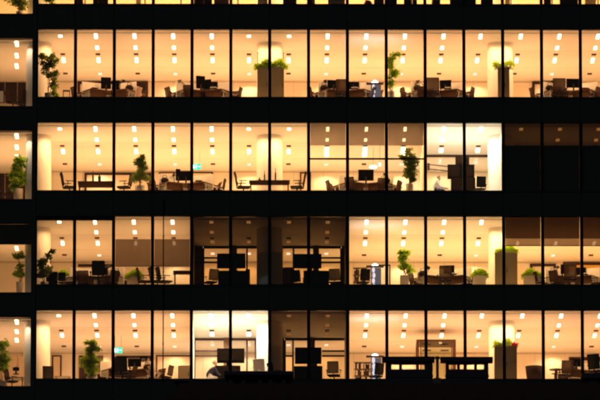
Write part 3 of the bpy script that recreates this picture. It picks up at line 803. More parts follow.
planter(495.5, 511.5, l, 1.7, 67.2, 59.5, 'leafy planter on the slim grey cabinet, ' + rl(l), 'leaf_bright', 240, .06, spill=.15)
floor_lamp(l, 'glowing white uplighter lamp left of the hanging plant, ' + rl(l), 73, 83)
plant(391, l, .9, 'tall bright green plant trailing beside the tenth window, ' + rl(l), 48, n=620, leaf='leaf_bright', size=.12, pot_r=.15, pot_h=.45,
      clumps=[(.02, 1.85, .14, .12, .7), (.25, 1.92, .09, .06, .35), (.02, 1.55, .2, .15, 1.3), (.10, 1.22, .19, .16, 1.3), (-.02, .88, .16, .16, 1)], name='hanging_plant')

# ---------- second full row (l = 2)
l = 2
plant(140, l, 1.0, 'dense dark green bushy tree in a white pot, fourth window, ' + rl(l), 155.5, n=1300, leaf='leaf_dark', size=.11, pot_r=.2,
      clumps=[(.02, 1.5, .12, .12, .8), (.02, 1.25, .24, .16, 1.6), (-.02, .98, .32, .18, 2), (.05, .75, .32, .12, 1.4)])
plant(409.5, l, 1.0, 'dense dark tree with a round crown in a pale tall pot, ' + rl(l), 149, n=1300, leaf='leaf_dark', size=.11, pot_r=.15, pot_h=.5,
      clumps=[(-.0, 1.72, .15, .14, .45), (-.05, 1.45, .24, .14, 1.6), (.05, 1.2, .24, .16, 1.6), (-.02, .92, .24, .14, 1.4), (.14, .7, .12, .12, .5)])
def table(u0, u1, l, y, v, label, mt='worktop', apron=.0, depth=.8, name='long_table', panel=False):
    xa, xb = X(u0, l, y), X(u1, l, y); w = (xb - xa) / 2; h = at(u0, v, y).z - Z(l) + .02
    t = thing(name, label, 'table', ((xa + xb) / 2, y, Z(l) - .02))
    bm = B(); box(bm, -w, w, 0, depth, h - .035, h, .005); obj('table_top', bm, mt, t)
    if apron: bm = B(); box(bm, -w + .03, w - .03, .03, .05, h - .036 - apron, h - .036); obj('apron', bm, mt, t)
    for s in (-1, 1):
        for q in (.08, depth - .08):
            bm = B(); box(bm, s * (w - .07) - .025, s * (w - .07) + .025, q - .025, q + .025, 0, h - .0365); obj('leg', bm, 'metal_dark' if mt == 'worktop_dark' else mt, t)
    return t
table(77.5, 115, l, 1.3, 181, 'long pale wooden table with a deep front, second window, ' + rl(l), 'worktop', .22, .9)
def bottle(u, l, y, vb, vt, label, r=.035):
    p = at(u, vb, y); h = at(u, vt, y).z - p.z
    bm = B(); rod(bm, (p.x, y, p.z), (p.x, y, p.z + h * .6), r, r, 12); rod(bm, (p.x, y, p.z + h * .6), (p.x, y, p.z + h * .75), r, r * .4, 12); rod(bm, (p.x, y, p.z + h * .75), (p.x, y, p.z + h), r * .4, r * .4, 12)
    tag(obj('bottle', bm, 'bottle'), label, 'bottle', 'bottles on tables')
bottle(93, l, 1.7, 182.5, 171, 'dark slim bottle, left one on the pale table, ' + rl(l)); bottle(99.5, l, 1.7, 182.5, 173, 'dark squat bottle, right one on the pale table, ' + rl(l), .06)
chair(69.5, l, 1.6, 10, 'dark swivel chair at the left end of the pale table, ' + rl(l), 'black', .98); chair(124, l, 1.5, 165, 'brown mesh chair at the right end of the pale table, ' + rl(l), 'brown', .95)
for u, w in ((186, 'fourth and fifth windows'), (366, 'eighth to tenth windows')): cluster(u, l, f'three-way desk with pale screens, {w}, {rl(l)}')
monitor(186, l, 2.4, .52, .38, 'wide dark monitor beside the window bar, fifth window, ' + rl(l)); monitor(178, l, 2.4, .18, .46, 'narrow upright pale-faced monitor, fourth window, ' + rl(l), .3)
chair(160, l, 2.2, 20, 'tan chair at the left end of the desk, fourth window, ' + rl(l), 'tan', .84); chair(218, l, 2.0, 170, 'dark brown chair at the right of the desk, sixth window, ' + rl(l), 'brown', .84)
table(249, 290, l, 1.6, 180, 'dark narrow table in front of the white column, ' + rl(l), 'worktop_dark', .16, .7)
chair(243.5, l, 1.6, 5, 'black swivel chair left of the dark table, ' + rl(l), 'black', 1.0); chair(297, l, 1.6, 175, 'black swivel chair right of the dark table, ' + rl(l), 'black', 1.0)
bottle(259.5, l, 2.0, 182, 177.5, 'small dark cup on the dark table, ' + rl(l), .05); bottle(264.5, l, 2.0, 182, 170.5, 'thin dark bottle, middle of the dark table, ' + rl(l), .03); bottle(275.5, l, 2.0, 182, 168, 'tallest thin dark bottle on the dark table, ' + rl(l), .03)
monitor(366, l, 2.4, .60, .44, 'wide dark monitor with tall stand, ninth window, ' + rl(l))
chair(334, l, 2.3, 20, 'brown chair at the left end of the desk, eighth window, ' + rl(l), 'brown', .84); chair(392.5, l, 2.3, 160, 'brown chair at the right end of the desk, tenth window, ' + rl(l), 'brown', .84)
# hanging globes of the cyan-white lamp
def pendant(u, l, y, v, rx, rz_, label):
    p = at(u, v, y); t = thing('pendant_lamp', label, 'pendant lamp', (p.x, y, p.z), 0, 'cool white pendant lamps')
    bm = B(); ball(bm, (0, 0, 0), 1, (rx, rx, rz_), 20); obj('lamp_shade', bm, 'lamp_cyan', t, True)
    bm = B(); rod(bm, (0, 0, rz_), (0, 0, CZ(l) - p.z), .006); obj('cable', bm, 'metal_dark', t)
pendant(373.2, l, 5.2, 167, .17, .075, 'wide flat greenish-white pendant lamp, ninth window, ' + rl(l)); pendant(379.8, l, 4.2, 164.5, .055, .085, 'small round white pendant lamp, ninth window, ' + rl(l))
media(l, 447.5, 474.5, 164.5, 179, 451, 475.5, 177.5, 'wide brown-black screen standing in the bright meeting room', 'brown cabinet under the screen, bright meeting room, ' + rl(l), 461, mt='cabinet_dark')
t = thing('projector', 'small boxy projector on top of the wide screen, bright meeting room', 'projector', (X(462.5, l, 2.9), 2.9, at(460, 164, 2.9).z))
hh = at(460, 155, 2.9).z - at(460, 164, 2.9).z
bm = B(); box(bm, -.27, .27, 0, .3, 0, hh, .02); obj('casing', bm, 'cabinet_dark', t)
bm = B(); rod(bm, (.12, -.03, hh / 2), (.12, .0, hh / 2), .05, .06, 16); obj('lens', bm, 'plastic_black', t)
# rail arm on the partition of the bright meeting room
t = thing('wall_arm', 'pair of dark horizontal rails reaching to the screen, eleventh window', 'rail', (0, 0, 0))
for v0, v1 in ((164.3, 166.5), (168.8, 171)):
    a = at(427.5, v0, 2.8); b = at(448, v1, 2.8); bm = B(); rod(bm, (a.x, 2.8, a.z), (b.x, 2.8, b.z), .022); obj('rail', bm, 'frame_wood', t)
a = at(428.5, 164.5, 2.8); b = at(428.5, 169, 2.8); bm = B(); box(bm, a.x - .05, a.x + .05, 2.76, 2.84, b.z - .05, a.z + .05, .01); obj('bracket', bm, 'frame_wood', t)
t.location = (0, 0, 0)

# ---------- third full row (l = 1)
l = 1
plant(44.5, l, .9, 'sparse leggy plant with one long shoot, first window, ' + rl(l), 248, n=420, leaf='leaf_dark', size=.15, pot_r=.16, pot_h=.3,
      clumps=[(.30, 1.52, .07, .05, .22), (.16, 1.28, .09, .07, .3), (-.10, 1.05, .2, .1, .8), (.0, .82, .24, .1, 1), (-.1, .6, .2, .1, .8)])
cabinet(46, 57.5, l, 1.0, 271.5, 'low dark cabinet in front of the leggy plant, ' + rl(l), 'cabinet_dark', .4, 1, name='low_cabinet')
planter(59, 71.5, l, 3.0, 276.8, 269.5, 'low green planter right of the dark cabinet, first window, ' + rl(l), on_floor=True, n=260)
chair(62, l, 1.0, 90, 'low dark chair back in front of the green planter, ' + rl(l), 'black', .62)
chair(70, l, 1.6, 160, 'brown chair beside the green planter, first window, ' + rl(l), 'brown', .82)
chair(98.5, l, 1.2, 90, 'big black high-backed chair with its back to the glass, second window', 'black', 1.06)
cluster(97, l, 'three-way desk with pale screens behind the black high-backed chair, ' + rl(l))
planter(126.5, 141, l, 1.8, 277, 269, 'round white bowl full of bright yellow-green leaves under the grey blind', on_floor=True, bowl=True, n=420)
cabinet(116, 124.5, l, 2.8, 267.5, 'pale narrow cabinet left of the white bowl, ' + rl(l), 'pot', .4, 1)
for u, d, k in ((145, 10, 'brown'), (157.5, 15, 'black'), (165, 20, 'black')):
    chair(u, l, 1.7, d, {145: 'brown chair right of the white bowl, ', 157.5: 'black chair behind the downpipe, fourth window, ', 165: 'black chair at the dark table, fourth window, '}[u] + rl(l), k, .95)
table(173, 192, l, 2.0, 270.5, 'dark table in the corner of the fourth window, ' + rl(l), 'worktop_dark', .1, .8)
media(l, 217, 245.5, 253.5, 268.5, 218, 246.5, 270.5, 'black screen standing in the left unlit meeting room', 'black cabinet under the screen, left unlit meeting room', 233.5, mt='plastic_black')
media(l, 294, 321.5, 254, 268.5, 303.5, 329, 270.5, 'black screen standing in the right unlit meeting room', 'black cabinet under the screen, right unlit meeting room', 311, mt='plastic_black')
cabinet(245.5, 250, l, 2.6, 269, 'slim dark pedestal right of the black cabinet, left unlit room', 'cabinet_dark', .3, 1, name='pedestal')
chair(210.5, l, 1.6, 120, 'brown chair left of the black cabinet, left unlit room', 'brown', .86)
chair(299, l, 2.0, 60, 'black chair left of the black cabinet, right unlit room', 'black', .86); chair(335.5, l, 1.8, 80, 'brown mesh chair right of the black cabinet, right unlit room', 'brown', .9)
shelfunit(353, 367.5, l, 2.6, 267.5, 'bookshelf left of the glowing lamp, third full row')
chair(363, l, 1.6, 110, 'dark swivel chair in front of the bookshelf, ' + rl(l), 'black', .84)
floor_lamp(l, 'glowing white uplighter lamp right of the bookshelf, ' + rl(l), 257, 266)
def easel(u0, u1, l, y, v, label):
    xa, xb = X(u0, l, y), X(u1, l, y); w = (xb - xa) / 2; h = at(u0, v, y).z - Z(l) + .02
    t = thing('framed_board', label, 'board', ((xa + xb) / 2, y, Z(l) - .02))
    bm = B(); box(bm, -w, w, 0, .05, h - .06, h); box(bm, -w, -w + .05, 0, .05, 0, h - .06); box(bm, w - .05, w, 0, .05, 0, h - .06); obj('frame', bm, 'metal_dark', t)
    bm = B(); box(bm, -w + .05, w - .05, .015, .035, .05, h - .06); obj('board', bm, 'screen_fabric', t)
easel(371, 390.5, l, 3.1, 264.5, 'dark-framed standing board behind the glowing lamp, ' + rl(l))
plant(404.5, l, 1.3, 'bright yellow-green bushy plant in a pale box, tenth window, ' + rl(l), 253, n=700, leaf='leaf_bright', size=.12, pot_r=.17, pot_h=.62, square=True,
      clumps=[(-.15, 1.55, .12, .06, .35), (.1, 1.5, .16, .1, .8), (0, 1.25, .2, .14, 1.3), (.02, 1.0, .2, .12, 1.2), (.25, .82, .16, .06, .4)])
cluster(444, l, 'three-way desk with pale screens, tenth and eleventh windows, ' + rl(l)); chair(417, l, 2.2, 25, 'tan chair left of the desk, tenth window, ' + rl(l), 'tan', .84)
chair(445, l, 1.7, 92, 'mesh chair with its back to the glass, eleventh window, ' + rl(l), 'brown', 1.0); monitor(449, l, 2.4, .42, .34, 'dark monitor behind the mesh chair, eleventh window, ' + rl(l), -.1)
chair(468, l, 2.0, 160, 'brown chair left of the low planter, twelfth window, ' + rl(l), 'brown', .82)
planter(472.5, 486, l, 1.8, 276, 268.5, 'low pale box of bright green leaves, twelfth window, ' + rl(l), on_floor=True, n=340)
cabinet(495, 517.5, l, 1.5, 252.5, 'wide tall brown cabinet in front of the column, ' + rl(l), 'cabinet', .45, 2)
planter(497, 516, l, 1.75, 252.2, 245, 'green planter on the wide brown cabinet under the blind', box_h=.08, spill=.1, n=300)
planter(523.5, 541.5, l, 1.8, 276, 268, 'pale box of yellow-green leaves right of the wide cabinet, ' + rl(l), on_floor=True, n=420)
cluster(572, l, 'three-way desk with pale screens, far right windows, ' + rl(l)); chair(570, l, 1.5, 90, 'dark rounded chair with its back to the glass, fourteenth window, ' + rl(l), 'brown', 1.02)
monitor(565, l, 2.4, .34, .38, 'dark monitor left of the rounded chair, fourteenth window, ' + rl(l)); chair(541, l, 1.7, 20, 'tan chair behind the yellow-green planter, ' + rl(l), 'tan', .82); chair(598, l, 1.8, 150, 'brown chair at the right picture edge, ' + rl(l), 'brown', .85)

# ---------- bottom row (l = 0)
l = 0
cabinet(42.5, 53.5, l, 1.0, 366, 'low brown-grey cabinet in front of the white column, bottom row', 'cabinet_grey', .4, 1, name='low_cabinet')
table(54, 71, l, 2.2, 376, 'low pale table with papers, first window, bottom row', 'cabinet_pale', .0, .7)
plant(91.5, l, .8, 'very dense bright green climbing bush filling half the second window, bottom row', 339, n=2100, leaf='leaf', size=.11, pot_r=.2, pot_h=.25,
      clumps=[(.03, 1.55, .22, .14, 1.4), (.05, 1.3, .24, .14, 1.4), (-.04, 1.02, .28, .16, 2), (.0, .75, .30, .16, 2), (0, .45, .24, .14, 1.2)])
cluster(128, l, 'three-way desk with pale screens, third and fourth windows, bottom row')
chair(122.5, l, 1.8, 78, 'black chair with its back to the glass, third window, bottom row', 'black', 1.08); monitor(134.5, l, 2.3, .52, .32, 'wide dark monitor on the desk, third window, bottom row')
chair(130, l, 1.4, 150, 'brown chair beside the black chair, third window, bottom row', 'brown', .72)
chair(157, l, 2.0, 30, 'pale chair left of the downpipe, fourth window, bottom row', 'pale', .84); chair(165.5, l, 1.7, 150, 'brown chair right of the downpipe, fourth window, bottom row', 'brown', .8)
cabinet(178, 189.5, l, 1.8, 365.5, 'pale low cabinet left of the lit meeting room, bottom row', 'cabinet_pale', .45, 1, name='low_cabinet')
media(l, 217, 244.5, 348.5, 363, 215, 240.5, 365.5, 'dark screen standing in the lit meeting room, bottom row', 'dark brown cabinet under the screen, lit meeting room, bottom row', 227.5, mt='cabinet_dark')
media(l, 295, 321.5, 347.5, 364, 294, 322.5, 366, 'black screen standing in the unlit meeting room, bottom row', 'black cabinet under the screen, unlit meeting room, bottom row', 316, mt='plastic_black')
chair(261.5, l, 1.4, 70, 'pale pinkish chair in front of the bright column, bottom row', 'pale', 1.0)
chair(276, l, 1.6, 30, 'black chair right of the bright column, unlit room, bottom row', 'black', .86); chair(334, l, 1.6, 80, 'brown chair at right of the unlit room, bottom row', 'brown', .92)
shelfunit(354, 371, l, 2.4, 362, 'bookshelf left of the glowing lamp, bottom row'); chair(376, l, 1.6, 120, 'black chair in front of the glowing lamp, bottom row', 'black', .84)
floor_lamp(l, 'glowing white uplighter lamp right of the bookshelf, bottom row', 348, 356)
# framed glass booth
y = 4.6; xa, xb = X(416.5, l, y), X(456, l, y); zt = at(430, 339.5, y).z
t = thing('glass_booth', 'brown-framed glass booth rising behind the dark rooftop boxes', 'booth', ((xa + xb) / 2, y, Z(l) - .02)); w = (xb - xa) / 2; h = zt - Z(l) + .02
bm = B(); box(bm, -w, w, 0, 1.4, h - .09, h); obj('roof', bm, 'frame_tan', t)
for s in (-1, 1):
    for q in (.03, 1.37):
        bm = B(); box(bm, s * (w - .05) - .05, s * (w - .05) + .05, q - .03, q + .03, 0, h - .091); obj('post', bm, 'frame_tan', t)
    bm = B(); box(bm, s * (w - .17) - .02, s * (w - .17) + .02, .01, .05, 0, h - .091); obj('post', bm, 'frame_tan', t)
bm = B(); box(bm, -w + .2, w - .2, .03, .04, 0, h - .091); obj('pane', bm, 'booth_glass', t)
for v in (345.5, 350.5):
    z = at(430, v, y + .8).z - Z(l) + .02
    for s in (-1, 1):
        bm = B(); box(bm, s * (w - .42) - .16, s * (w - .42) + .16, .6, .9, z - .02, z); obj('shelf', bm, 'worktop', t)
cabinet(494.5, 517, l, 1.5, 346.5, 'wide tall olive-grey cabinet in front of the bright column, bottom row', 'cabinet_grey', .45, 2, .62)
planter(495.5, 510, l, 1.75, 346.2, 337.5, 'leafy green planter on the olive-grey cabinet, bottom row', 'leaf', 300, .06, spill=.1)
t = planter(512, 517, l, 1.7, 346.2, 342.8, 'tiny planter of red flowers on the olive-grey cabinet', 'red_petal', 60, .03, spill=.02, group=None, name='flower_box')
t.pop('group', None) if 'group' in t else None
# tub armchair, round table, chair, desk at the far right
def armchair(u, l, y, rz, label, mt='chair_tan'):
    t = thing('tub_armchair', label, 'armchair', (X(u, l, y), y, Z(l) - .02), rz)
    bm = B(); seg = 18; inner = []; outer = []
    for k in range(seg + 1):
        a = math.radians(-130 + 260 * k / seg) + PI
        outer.append((.34 * math.cos(a), .36 * math.sin(a))); inner.append((.26 * math.cos(a), .28 * math.sin(a)))
    pts = [(x * .8, yy * .8) for x, yy in outer] 
    for k in range(seg):
        v = []
        for (ring, zz, s) in ((outer, .12, .78), (outer, .78, 1.0), (inner, .78, 1.0), (inner, .12, .8)):
            v.append([bm.verts.new((ring[k + j][0] * s, ring[k + j][1] * s, zz)) for j in (0, 1)])
        for p in range(4):
            q = (p + 1) % 4; bm.faces.new((v[p][0], v[p][1], v[q][1], v[q][0]))
    bmesh.ops.remove_doubles(bm, verts=bm.verts, dist=.001)
    obj('shell', bm, mt, t, True)
    bm = B(); rod(bm, (0, 0, .36), (0, 0, .46), .25, .26, 24); obj('seat', bm, mt, t)
    for a in range(4):
        aa = PI / 4 + a * PI / 2; bm = B(); rod(bm, (.2 * math.cos(aa), .2 * math.sin(aa), 0), (.17 * math.cos(aa), .17 * math.sin(aa), .36), .014, .018); obj('leg', bm, 'frame_wood', t)
armchair(534.5, l, 1.5, 1.2, 'brown tub armchair at left of the round table, bottom row')
xr = X(556, l, 1.9); zt = at(556, 369.5, 1.9).z - Z(l) + .02
t = thing('round_table', 'small dark round pedestal table between armchair and chair, bottom row', 'table', (xr, 1.9, Z(l) - .02))
bm = B(); rod(bm, (0, 0, zt - .03), (0, 0, zt), .25, .27, 28); obj('table_top', bm, 'worktop_dark', t)
bm = B(); rod(bm, (0, 0, .03), (0, 0, zt - .03), .03, .05, 12); obj('pedestal', bm, 'metal_dark', t); bm = B(); rod(bm, (0, 0, 0), (0, 0, .03), .2, .18, 24); obj('base', bm, 'metal_dark', t)
chair(566, l, 1.8, 100, 'mesh-backed chair right of the round table, bottom row', 'brown', .98)
cluster(588, l, 'three-way desk with pale screens at far right, bottom row'); monitor(576.5, l, 2.2, .44, .3, 'dark monitor on the far right desk, bottom row'); chair(597.5, l, 1.2, 60, 'dark chair at the right picture edge, bottom row', 'black', 1.1)

for u, l, y, wh in EX:
    for du, dy, dg, kd, nm in ((-13.5, -1.05, 70, 'brown', 'at front left of the '), (14.5, -1.0, 115, 'brown', 'at front right of the '), (-27, .45, -40, 'tan', 'behind left of the '), (26, .5, 220, 'brown', 'behind right of the ')):
        if random.random() < (.3 if dy < 0 else .8): chair(u + du + random.uniform(-1.5, 1.5), l, y + dy, dg + random.uniform(-25, 25), kd + ' chair ' + nm + wh, kd, random.uniform(.76, .9) if dy < 0 else 1.0)
    if random.random() < .7: monitor(u + random.uniform(5, 9), l, y - .35, .44, .30, 'low wide monitor on the ' + wh, random.uniform(-.5, .2))
# ---------- the left wing
wy = WING + .9
l = 3
table(-4, 20, l, wy + .2, 102, 'pale desk by the glass of the left wing, ' + rl(l), 'cabinet_pale', .0, .8); chair(13, l, wy, 30, 'tan chair by the left wing desk, ' + rl(l), 'tan', .8); chair(20, l, wy + .3, 150, 'brown chair right of the left wing desk, ' + rl(l), 'brown', .86)
xx = X(1, l, wy + .5); bm = B(); box(bm, xx - .14, xx + .1, wy + .3, wy + .33, at(1, 101.8, wy + .3).z, at(1, 91, wy + .3).z, .005); tag(obj('desk_screen', bm, 'paper'), 'upright white panel on the left wing desk, ' + rl(l), 'screen panel')
l = 2
plant(18.5, l, wy, 'big bright green leafy plant in a white pot, left wing, ' + rl(l), 160, n=800, leaf='leaf_bright', size=.15, pot_r=.19, pot_h=.62,
      clumps=[(.06, 1.75, .16, .12, .8), (.03, 1.5, .2, .12, 1), (-.25, 1.2, .12, .08, .5), (.05, 1.2, .26, .12, 1.4), (-.05, .95, .3, .14, 1.4), (-.2, .75, .12, .1, .5)])
chair(2, l, wy, 30, 'tan chair at the left picture edge, left wing, ' + rl(l), 'tan', .85)
l = 1
plant(19.5, l, wy, 'thin plant with two green tufts, left wing, ' + rl(l), 258, n=420, leaf='leaf', size=.14, pot_r=.13, pot_h=.62,
      clumps=[(.0, 1.68, .17, .07, 1), (-.0, 1.25, .1, .08, .35), (-.08, 1.0, .2, .1, 1)])
l = 0
plant(1.5, l, wy, 'green plant cut by the left picture edge, left wing, bottom row', 344, n=700, leaf='leaf', size=.14, pot_r=.2, pot_h=.4,
      clumps=[(.0, 1.75, .2, .14, 1), (.05, 1.3, .25, .14, 1), (.1, 1.0, .24, .14, 1)])
table(4, 24, l, wy + .2, 377, 'pale desk by the left wing glass, bottom row', 'cabinet_pale', 0, .8); chair(12, l, wy, 30, 'dark brown chair at the left wing desk, bottom row', 'brown', .8)
monitor(16, l, wy + .6, .25, .14, 'small dark device on the left wing desk, bottom row', 0, .74)

# ---------- sliver of the row above (l = 4)
l = 4
def stub(u0, u1, label, mt, y=.5, h=.9): cabinet(u0, u1, l, y, VB[4] - h * 25, label, mt, .4, 1, name='floor_cabinet')
plant(50.5, l, .6, 'plant in a white pot in the first window, cut-off top row', -30, n=300, leaf='leaf', pot_r=.18, pot_h=.12, size=.13, clumps=[(0, .3, .2, .15, 1), (0, .8, .2, .3, 1)])
plant(20, l, WING + .5, 'plant in a pale pot in the left wing, cut-off top row', -25, n=420, leaf='leaf_dark', pot_r=.16, pot_h=.25, size=.14, clumps=[(-.05, .55, .25, .15, 1), (-.2, .85, .3, .3, 1)])
for u, d, k, w in ((85, 20, 'brown', 'second window'), (98, 150, 'tan', 'second window, right of the brown one'), (145, 60, 'brown', 'third window'), (181, 90, 'brown', 'fourth window'), (204, 10, 'brown', 'fifth window'), (238, 100, 'tan', 'sixth window'),
                (296, 100, 'tan', 'seventh window'), (313, 40, 'brown', 'eighth window'), (366, 90, 'brown', 'ninth window'), (379, 40, 'black', 'ninth window, by the bar'), (412, 90, 'pale', 'tenth window'), (511, 30, 'tan', 'thirteenth window'), (552, 70, 'brown', 'fourteenth window'), (598, 60, 'tan', 'fifteenth window')):
    chair(u, l, .55, d, f'base of a {k} swivel chair, {w}, cut-off top row', k, .9)
stub(257.5, 267.5, 'olive cabinet foot in the sixth window, cut-off top row', 'cabinet'); stub(283, 296, 'dark cabinet foot in the seventh window, cut-off top row', 'cabinet_dark', 1.0)
stub(328, 345, 'grey cabinet foot in the eighth window, cut-off top row', 'cabinet_grey'); stub(450, 463, 'dark brown cabinet foot in the eleventh window, cut-off top row', 'cabinet_dark'); stub(465, 476, 'dark brown cabinet foot at left of the twelfth window, cut-off top row', 'cabinet_dark'); stub(481, 493, 'dark brown cabinet foot at right of the twelfth window, cut-off top row', 'cabinet_dark')
stub(404, 417, 'black cabinet foot in the tenth window, cut-off top row', 'plastic_black', .9)
stub(386.8, 397, 'dark cabinet foot left in the tenth window, cut-off top row', 'cabinet_dark', .8)
stub(560, 578, 'dark cabinet foot in the fourteenth window, cut-off top row', 'cabinet_dark', .8)
stub(76.8, 83, 'brown cabinet foot left in the second window, cut-off top row', 'wall_wood', .8); stub(93, 108, 'wide brown cabinet foot in the second window, cut-off top row', 'cabinet_dark', 1.3)
stub(136, 141, 'thin brown cabinet foot in the third window, cut-off top row', 'cabinet', 1.2); stub(194, 212, 'dark cabinet foot left in the fifth window, cut-off top row', 'cabinet_dark', 1.2); stub(214, 229, 'brown cabinet foot right in the fifth window, cut-off top row', 'wall_wood', 1.3)
stub(309, 315, 'dark cabinet foot left in the eighth window, cut-off top row', 'cabinet_dark', 1.1); stub(374, 384, 'olive cabinet foot in the ninth window, cut-off top row', 'wall_wood', .9)
stub(544, 551, 'dark cabinet foot left in the fourteenth window, cut-off top row', 'cabinet_dark', 1.3); stub(585, 596, 'brown cabinet foot in the fifteenth window, cut-off top row', 'cabinet', 1.2); stub(505, 510, 'brown cabinet foot in the thirteenth window, cut-off top row', 'cabinet', 1.2)
t = thing('storage_box', 'small tan box standing in the eleventh window, cut-off top row', 'box', (X(436, l, .5), .5, Z(l) - .02), .15)
bm = B(); box(bm, -.15, .15, -.12, .12, 0, .3, .008); obj('carton', bm, 'chair_tan', t); bm = B(); box(bm, -.155, .155, -.125, .125, .3, .33, .004); obj('lid', bm, 'chair_tan', t)
bm = B(); ball(bm, (0, 0, .14), .16, (1, .8, .9), 16); t = thing('cloth_bag', 'soft red bag on the floor by the glass, ninth window, cut-off top row', 'bag', (X(368, l, .35), .35, Z(l) - .02)); obj('bag_body', bm, 'red_cloth', t, True)
bm = B(); path(bm, [(-.06, 0, .26), (-.05, 0, .36), (.05, 0, .36), (.06, 0, .26)], .01); obj('handle', bm, 'red_cloth', t)

# ------------------------------------------------------------------ exit signs (running figure, arrow)
def exit_sign(u, l, y, v0, v1, label, arrow):
    a = at(u, v0, y); b = at(u, v1, y); h = a.z - b.z; w = h * 1.55
    t = thing('exit_sign', label, 'exit sign', (a.x, y, b.z), 0, 'green emergency exit signs')
    bm = B(); box(bm, -w / 2, w / 2, -.03, .03, 0, h, .006); obj('sign_panel', bm, 'sign_green', t)
    s = arrow; k = h / .2
    bm = B(); yy = -.034
    def quad(p): 
        vs = [bm.verts.new((x * k, yy, z * k)) for x, z in p]; bm.faces.new(vs)
    quad([(-.02, .145), (-.02, .17), (.005, .17), (.005, .145)])                      # head
    quad([(-.04, .085), (-.03, .14), (.0, .14), (-.005, .085)])                      # body
    quad([(-.03, .14), (-.065, .115), (-.06, .105), (-.03, .122)]); quad([(0, .14), (.03, .115), (.025, .105), (-.003, .122)])
    quad([(-.04, .088), (-.075, .04), (-.062, .032), (-.022, .085)]); quad([(-.02, .088), (.015, .06), (.0, .025), (-.012, .03), (-.005, .058), (-.03, .08)][:4])
    quad([(.0, .065), (.012, .06), (.0, .02), (-.012, .022)])
    quad([(-.125, .03), (-.125, .17), (-.085, .17), (-.085, .03)])                   # doorway
    quad([(.05, .09), (.05, .11), (.10, .11), (.10, .09)]); quad([(.10, .075), (.10, .125), (.135, .10)])
    obj('pictogram', bm, 'sign_white', t)
    bm = B(); z1 = CZ(l) - b.z
    for sx in (-1, 1): rod(bm, (sx * w * .35, 0, h), (sx * w * .35, 0, z1), .005)
    obj('hanger', bm, 'metal_dark', t)
exit_sign(196.5, 2, 6.3, 163.8, 169.5, 'glowing green exit sign right of the bar, fifth window, second full row', 1)
exit_sign(118, 0, 6.3, 347.6, 353.2, 'glowing green exit sign in the third window, bottom row', 1)

